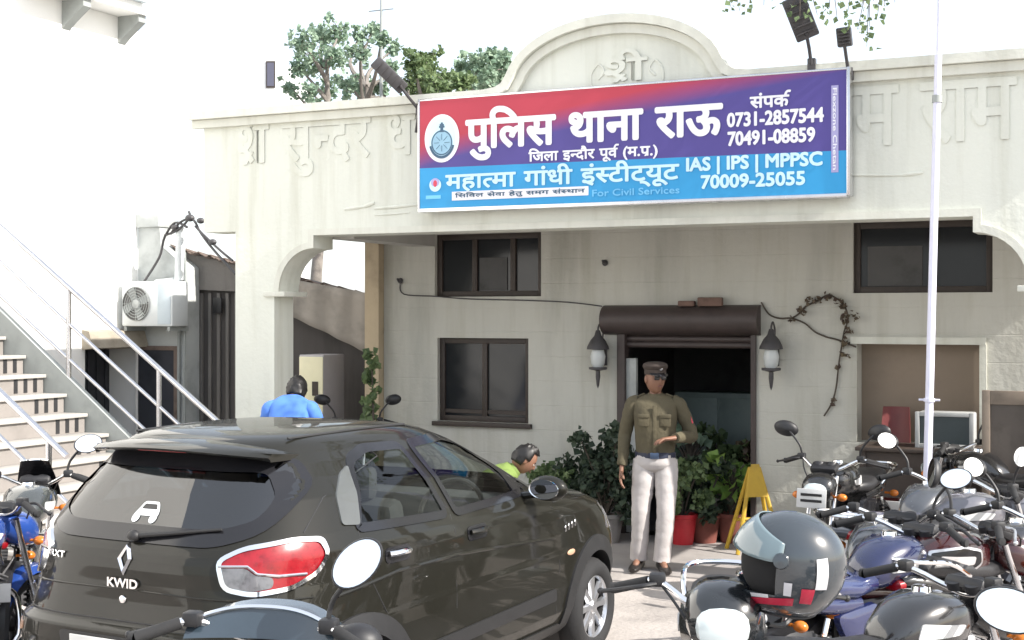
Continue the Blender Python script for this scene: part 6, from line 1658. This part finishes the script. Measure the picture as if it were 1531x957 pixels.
def person(label, loc, rot, J, cloth, turn=0.0, tilt=0.0, cap=None, hairy=True, curl=.45, extras=None):
    root = thing('person', label, 'person', loc, rot)
    V3 = lambda k: Vector(J[k])
    pel, che, nek, hd = V3('pelvis'), V3('chest'), V3('neck'), V3('head')
    body = MB()
    verts = [(pel, (.10, .075)), ((pel + che) / 2, (.095, .07)), (che, (.11, .07)), (nek, .05), (nek.lerp(hd, .5), .05)]
    edges = [(0, 1), (1, 2), (2, 3), (3, 4)]
    for s, nm in ((1, 'r'), (-1, 'l')):
        b = len(verts)
        verts += [(V3('sh_' + nm), .042), (V3('el_' + nm), .036), (V3('wr_' + nm), .027)]; edges += [(2, b), (b, b + 1), (b + 1, b + 2)]
        b = len(verts)
        verts += [(V3('hip_' + nm), .070), (V3('kn_' + nm), .050), (V3('an_' + nm), .036), (V3('toe_' + nm), (.036, .026))]; edges += [(0, b), (b, b + 1), (b + 1, b + 2), (b + 2, b + 3)]
    add_me(body, skin_bm(verts, edges, 1))
    Mx = head_mesh(body, hd, turn, tilt)
    for s, nm in ((1, 'r'), (-1, 'l')):
        d = V3('wr_' + nm) - V3('el_' + nm); hdn = J.get('hand_' + nm)
        dd = Vector(hdn[0]) if hdn else d; nn = Vector(hdn[1]) if hdn else Vector((-s, 0, 0))
        hand(body, V3('wr_' + nm) + dd.normalized() * .03, dd, nn, (1 if s > 0 else -1) * (hdn[2] if hdn and len(hdn) > 2 else 1), curl)
    body.build('body', [M['skin'], M['eyewhite'], M['hair'], M['lip']], root, angle=60)
    # shirt
    lo = Vector(J.get('shirt_low', pel + Vector((0, 0, -.02)))); cuff = J.get('cuff', 1.0)
    X_ = Vector((1, 0, 0))
    def trunk(q, spine, n=36):
        rg = []; sp_ = []
        for i in range(len(spine) - 1):
            for k in range(3): sp_.append(tuple(spine[i][j].lerp(spine[i + 1][j], k / 3) if j == 0 else lerp(spine[i][j], spine[i + 1][j], k / 3) for j in range(4)))
        spine = sp_ + [spine[-1]]
        for i, (c, a_, b_, e_) in enumerate(spine):
            d = (spine[min(i + 1, len(spine) - 1)][0] - spine[max(i - 1, 0)][0]).normalized(); Y_ = d.cross(X_).normalized()
            rg.append([c + X_ * a_ * math.copysign(abs(math.cos(t)) ** (2 / e_), math.cos(t)) + Y_ * b_ * math.copysign(abs(math.sin(t)) ** (2 / e_), math.sin(t)) for t in [2 * PI * k / n for k in range(n)]])
        q.rings(rg)
    q = MB(); sh_c = (V3('sh_r') + V3('sh_l')) / 2; up = (nek - che).normalized()
    trunk(q, [(lo - (che - lo).normalized() * .035, .150, .112, 2.2), (lo, .156, .120, 2.2), (lo.lerp(che, .3), .158, .124, 2.2), (lo.lerp(che, .7), .166, .126, 2.3), (che, .176, .126, 2.4), (sh_c + up * .0, .182, .105, 2.5), (sh_c + up * .035, .165, .088, 2.4), (sh_c.lerp(nek, .75) + up * .012, .105, .072, 2.2), (nek + up * .004, .062, .060, 2.0)])
    rr_ = random.Random(3)
    for nm, s in (('r', 1), ('l', -1)):
        sh, el, wr = V3('sh_' + nm), V3('el_' + nm), V3('wr_' + nm); end = el.lerp(wr, cuff)
        pts = spline([sh - X_ * s * .05 + up * .01, sh + X_ * s * -.004 + up * -.012, sh.lerp(el, .5) + X_ * s * .004, el, el.lerp(end, .5), end], 10)
        L = len(pts); rad = [interp([(0, .060), (.2, .063), (.45, .055), (.62, .052), (.8, .046), (1, .039)], i / (L - 1))[0] * (1 + .02 * math.sin(i * .8 + s)) for i in range(L)]
        q.tube(pts, rad, n=24)
    wrinkle(q, .0055, 11)
    shirt = q.build('shirt', cloth['shirt'], root, angle=80)
    # collar
    q = MB(); cdir = (hd - nek).normalized(); Cm = Matrix.Translation(nek + Vector((0, .004, -.012))) @ cdir.to_track_quat('Z', 'Y').to_matrix().to_4x4()
    q.lathe([(.066, -.012), (.062, .014), (.056, .030), (.060, .012), (.074, -.012)], Cm, n=24); q.build('collar', cloth['shirt'], shirt)
    # trousers
    q = MB(); hem = J.get('hem', .070); ax_ = (lo - pel); ax_ = ax_.normalized() if ax_.length > .01 and not J.get('sit') else Vector((0, 0, 1))
    if J.get('sit'): ax_ = (che - pel).normalized()
    trunk(q, [(pel + ax_ * .06, .150, .112, 2.3), (pel + ax_ * .02, .156, .120, 2.3), (pel - ax_ * .05, .164, .126, 2.4), (pel - ax_ * .09, .150, .108, 2.4), (pel - ax_ * .12, .09, .06, 2.2)])
    for nm, s in (('r', 1), ('l', -1)):
        hp_, kn, an = V3('hip_' + nm), V3('kn_' + nm), V3('an_' + nm)
        pts = spline([hp_ + (hp_ - kn).normalized() * .02, hp_.lerp(kn, .3), hp_.lerp(kn, .65), kn, kn.lerp(an, .5), an + (an - kn).normalized() * .0], 10)
        L = len(pts); rad = [interp([(0, .090), (.15, .096), (.4, .084), (.55, .074), (.75, .070), (1, hem)], i / (L - 1))[0] * (1 + .008 * math.sin(i * .6 + s)) for i in range(L)]
        q.tube(pts, rad, n=28)
    wrinkle(q, .0045, 8, 4.0)
    q.build('trousers', cloth['trousers'], root, angle=80)
    if 'belt' in cloth:
        q = MB(); bz = Vector(lo) + Vector((0, 0, .005))
        rg = [[bz + Vector((rx * math.cos(2 * PI * k / 28), ry * math.sin(2 * PI * k / 28), h)) for k in range(28)] for rx, ry, h in ((.160, .124, -.024), (.164, .128, -.020), (.164, .128, .020), (.160, .124, .024))]
        q.rings(rg, cap=False); bl_ = q.build('belt', cloth['belt'], root)
        q = MB(); q.box(bz + Vector((0, .132, 0)), (.07, .014, .05), bev=.006); q.build('buckle', cloth['buckle'], bl_)
    for nm in ('r', 'l'):
        an, toe = V3('an_' + nm), V3('toe_' + nm); d = (toe - an); d.z = 0; d.normalize(); w = Vector((-d.y, d.x, 0)); o_ = Vector((an.x, an.y, 0)) ; zf = J.get('floor', 0.0)
        q = MB(); rg = []
        for t, hw, hh in ((-.085, .022, .05), (-.07, .036, .085), (-.02, .041, .095), (.05, .045, .07), (.12, .049, .05), (.17, .042, .042), (.20, .022, .032)):
            c = o_ + d * t; rg.append([c + w * hw * math.cos(a) + Vector((0, 0, zf + hh * .5 + hh * .5 * math.copysign(abs(math.sin(a)) ** .7, math.sin(a)))) for a in [2 * PI * k / 16 for k in range(16)]])
        q.rings(rg); q.build('shoe', cloth['shoe'], root)
    Mh = Matrix.Translation(hd) @ Mx.to_4x4()
    if cap:
        q = MB(); q.lathe([(.088, .035), (.090, .052), (.089, .075)], Mh @ Matrix.Diagonal((.93, 1.16, 1, 1)), n=32); cp = q.build('cap', cap, root)
        q = MB(); q.lathe([(.089, .073), (.100, .088), (.104, .102), (.095, .120), (.06, .134), (0, .138)], Mh @ Matrix.Diagonal((.94, 1.16, 1, 1)), n=32); q.build('cap_crown', cap, cp)
        q = MB(); rg = []
        for k in range(13):
            a = lerp(R(30), R(150), k / 12); c0 = Vector((math.cos(a) * .086, math.sin(a) * .104, .042)); e = math.sin(a) ** 1.5
            c1 = c0 + Vector((0, .052 * e, -.022 * e)); rg.append([Mh @ c0, Mh @ c1, Mh @ (c1 + Vector((0, 0, .005))), Mh @ (c0 + Vector((0, 0, .007)))])
        q.rings(rg); q.build('peak', M['blackgloss'], cp)
        q = MB(); q.sphere(Mh @ Vector((0, .106, .085)), (.014, .006, .018), 12, 8); q.build('cap_badge', M['silver'], cp)
        q = MB(); q.lathe([(.080, -.035), (.081, .0), (.083, .036)], Mh @ Matrix.Diagonal((.95, 1.14, 1, 1)), n=28, a0=PI * 1.06, a1=PI * 1.94); hr = q.build('hair', M['hair'], root); hr.modifiers.new('t', 'SOLIDIFY').thickness = .006
    elif hairy:
        q = MB(); r = bmesh.ops.create_uvsphere(q.bm, u_segments=30, v_segments=22, radius=1.0)
        rg_ = random.Random(5)
        dead = [v for v in r['verts'] if (v.co.y > .35 and v.co.z < .55) or v.co.z < -.62 or (v.co.y > -.05 and v.co.z < -.02)]
        for v in r['verts']:
            k = 1 + rg_.uniform(-.07, .07); v.co = Mh @ Vector((v.co.x * .088 * k, v.co.y * .109 * k - .004, v.co.z * .130 * k + .008))
        bmesh.ops.delete(q.bm, geom=dead, context='VERTS'); hr = q.build('hair', M['hair'], root); hr.modifiers.new('t', 'SOLIDIFY').thickness = .008
    return root, shirt, Mh

STAND = dict(pelvis=(0, 0, .90), chest=(0, .01, 1.22), neck=(0, 0, 1.40), head=(0, .03, 1.525),
             sh_r=(.185, 0, 1.325), el_r=(.245, -.02, 1.06), wr_r=(.265, .03, .83), sh_l=(-.185, 0, 1.325), el_l=(-.285, -.01, 1.07), wr_l=(-.165, .20, 1.07),
             hip_r=(.085, 0, .86), kn_r=(.115, .03, .47), an_r=(.135, -.02, .08), toe_r=(.16, .11, .03), hip_l=(-.085, 0, .86), kn_l=(-.085, .06, .47), an_l=(-.055, .05, .08), toe_l=(-.09, .18, .03))
M['khaki'] = mat('dark_khaki_uniform_cloth', (0.085, 0.072, 0.042), 0.85, var=.14, scale=5, bump=.25, bscale=40)
M['stone'] = mat('pale_uniform_trousers', (0.46, 0.43, 0.42), 0.85, var=.07, scale=6, bump=.2, bscale=30)
M['navy'] = mat('navy_belt', (0.02, 0.025, 0.05), .5, var=.1)
M['buckle'] = mat('dull_blue_buckle', (0.10, 0.14, 0.22), .35, metal=.5, var=.05)
M['shoeblack'] = mat('black_shoe_leather', (0.02, 0.017, 0.016), .35, var=.15)
M['capbrown'] = mat('dark_brown_cap_felt', (0.045, 0.032, 0.026), .8, var=.1)
J = dict(STAND); J['hand_l'] = ((.75, .45, -.05), (.1, .2, -1), 1); J['shirt_low'] = Vector((0, 0, .915))
pz_ = gpt(969, 853)
pol, psh, Mh = person('policeman in khaki shirt, pale trousers and peaked cap standing in the porch entrance', (pz_.x + .06, VF + .21, .012), R(196), J, dict(shirt=M['khaki'], trousers=M['stone'], belt=M['navy'], buckle=M['buckle'], shoe=M['shoeblack']), turn=R(28), cap=M['capbrown'])
for s in (-1, 1):
    q = MB(); q.box((s * .085, .132, 1.20), (.085, .012, .095), bev=.004); q.box((s * .085, .139, 1.235), (.09, .010, .03), bev=.003); q.build('pocket', M['khaki'], psh)
    q = MB(); q.box((s * .135, .005, 1.385), (.11, .045, .012), rot=Matrix.Rotation(R(s * 22), 3, 'Y'), bev=.003); q.build('shoulder_strap', M['khaki'], psh)
q = MB(); q.box((0, .132, 1.12), (.030, .010, .40), bev=.003); q.build('placket', M['khaki'], psh)
q = MB(); q.box(Mh @ Vector((.028, .094, .008)), (.045, .012, .030), rot=Mh.to_3x3(), bev=.005); q.box(Mh @ Vector((-.028, .094, .008)), (.045, .012, .030), rot=Mh.to_3x3(), bev=.005); q.box(Mh @ Vector((0, .098, .012)), (.02, .006, .006), rot=Mh.to_3x3())
q.build('sunglasses', M['blackgloss'], pol)
# sleeve badge on his left arm
q = MB(); q.box((-.285, .0, 1.20), (.012, .05, .06), rot=Matrix.Rotation(R(20), 3, 'Y'), bev=.004); q.build('sleeve_badge', M['redprint'], psh)

# person in blue, back turned, left of the porch
Jb = dict(STAND); Jb.update(chest=(0, .07, 1.17), neck=(0, .17, 1.315), head=(0, .26, 1.40), sh_r=(.185, .09, 1.27), sh_l=(-.185, .09, 1.27), el_r=(.25, .16, 1.02), wr_r=(.16, .36, .95), el_l=(-.25, .16, 1.02), wr_l=(-.14, .36, .95))
pb_ = atd(430, 470, 11.3)
person('person in a bright blue shirt with black hair seen from behind beside the pillar', (pb_.x, pb_.y, 0), YAW - R(8), Jb, dict(shirt=mat('bright_blue_shirt', (0.075, 0.20, 0.62), .8, var=.08, scale=5), trousers=mat('dark_trousers', (0.03, 0.032, 0.04), .9, var=.1), shoe=M['shoeblack']), tilt=R(-28))
# person in green, crouching beyond the car
Jg = dict(pelvis=(0, 0, .52), chest=(0, .24, .76), neck=(0, .40, .88), head=(0, .50, .955), sh_r=(.18, .33, .83), el_r=(.22, .42, .58), wr_r=(.12, .60, .52), sh_l=(-.18, .33, .83), el_l=(-.22, .42, .58), wr_l=(-.12, .60, .52),
          hip_r=(.09, .02, .50), kn_r=(.13, .42, .50), an_r=(.13, .34, .08), toe_r=(.14, .48, .03), hip_l=(-.09, .02, .50), kn_l=(-.13, .42, .50), an_l=(-.13, .34, .08), toe_l=(-.14, .48, .03), shirt_low=Vector((0, -.02, .52)), sit=True)
pg = atd(694, 470, 10.6)
M['green'] = mat('lime_green_cloth', (0.16, 0.23, 0.055), .85, var=.12, scale=5)
pgr, gsh, _ = person('crouching person in lime green clothes with black hair, bending forward beyond the car bonnet', (pg.x, pg.y, .012), YAW - R(90) + R(8), Jg, dict(shirt=M['green'], trousers=M['green'], shoe=M['shoeblack']), tilt=R(-38))
pgr.scale = (.95,) * 3
# low stool under the crouching person
stl = thing('stool', 'low wooden stool under the crouching person in green', 'stool', (pg.x, pg.y, .012), YAW)
q = MB(); q.box((0, 0, .43), (.34, .30, .04), bev=.008); q.build('seat', M['wooddark'], stl)
for sx_ in (-1, 1):
    for sy_ in (-1, 1):
        q = MB(); q.tube([(sx_ * .14, sy_ * .12, 0), (sx_ * .12, sy_ * .10, .41)], .017, n=8); q.build('leg', M['wooddark'], stl)
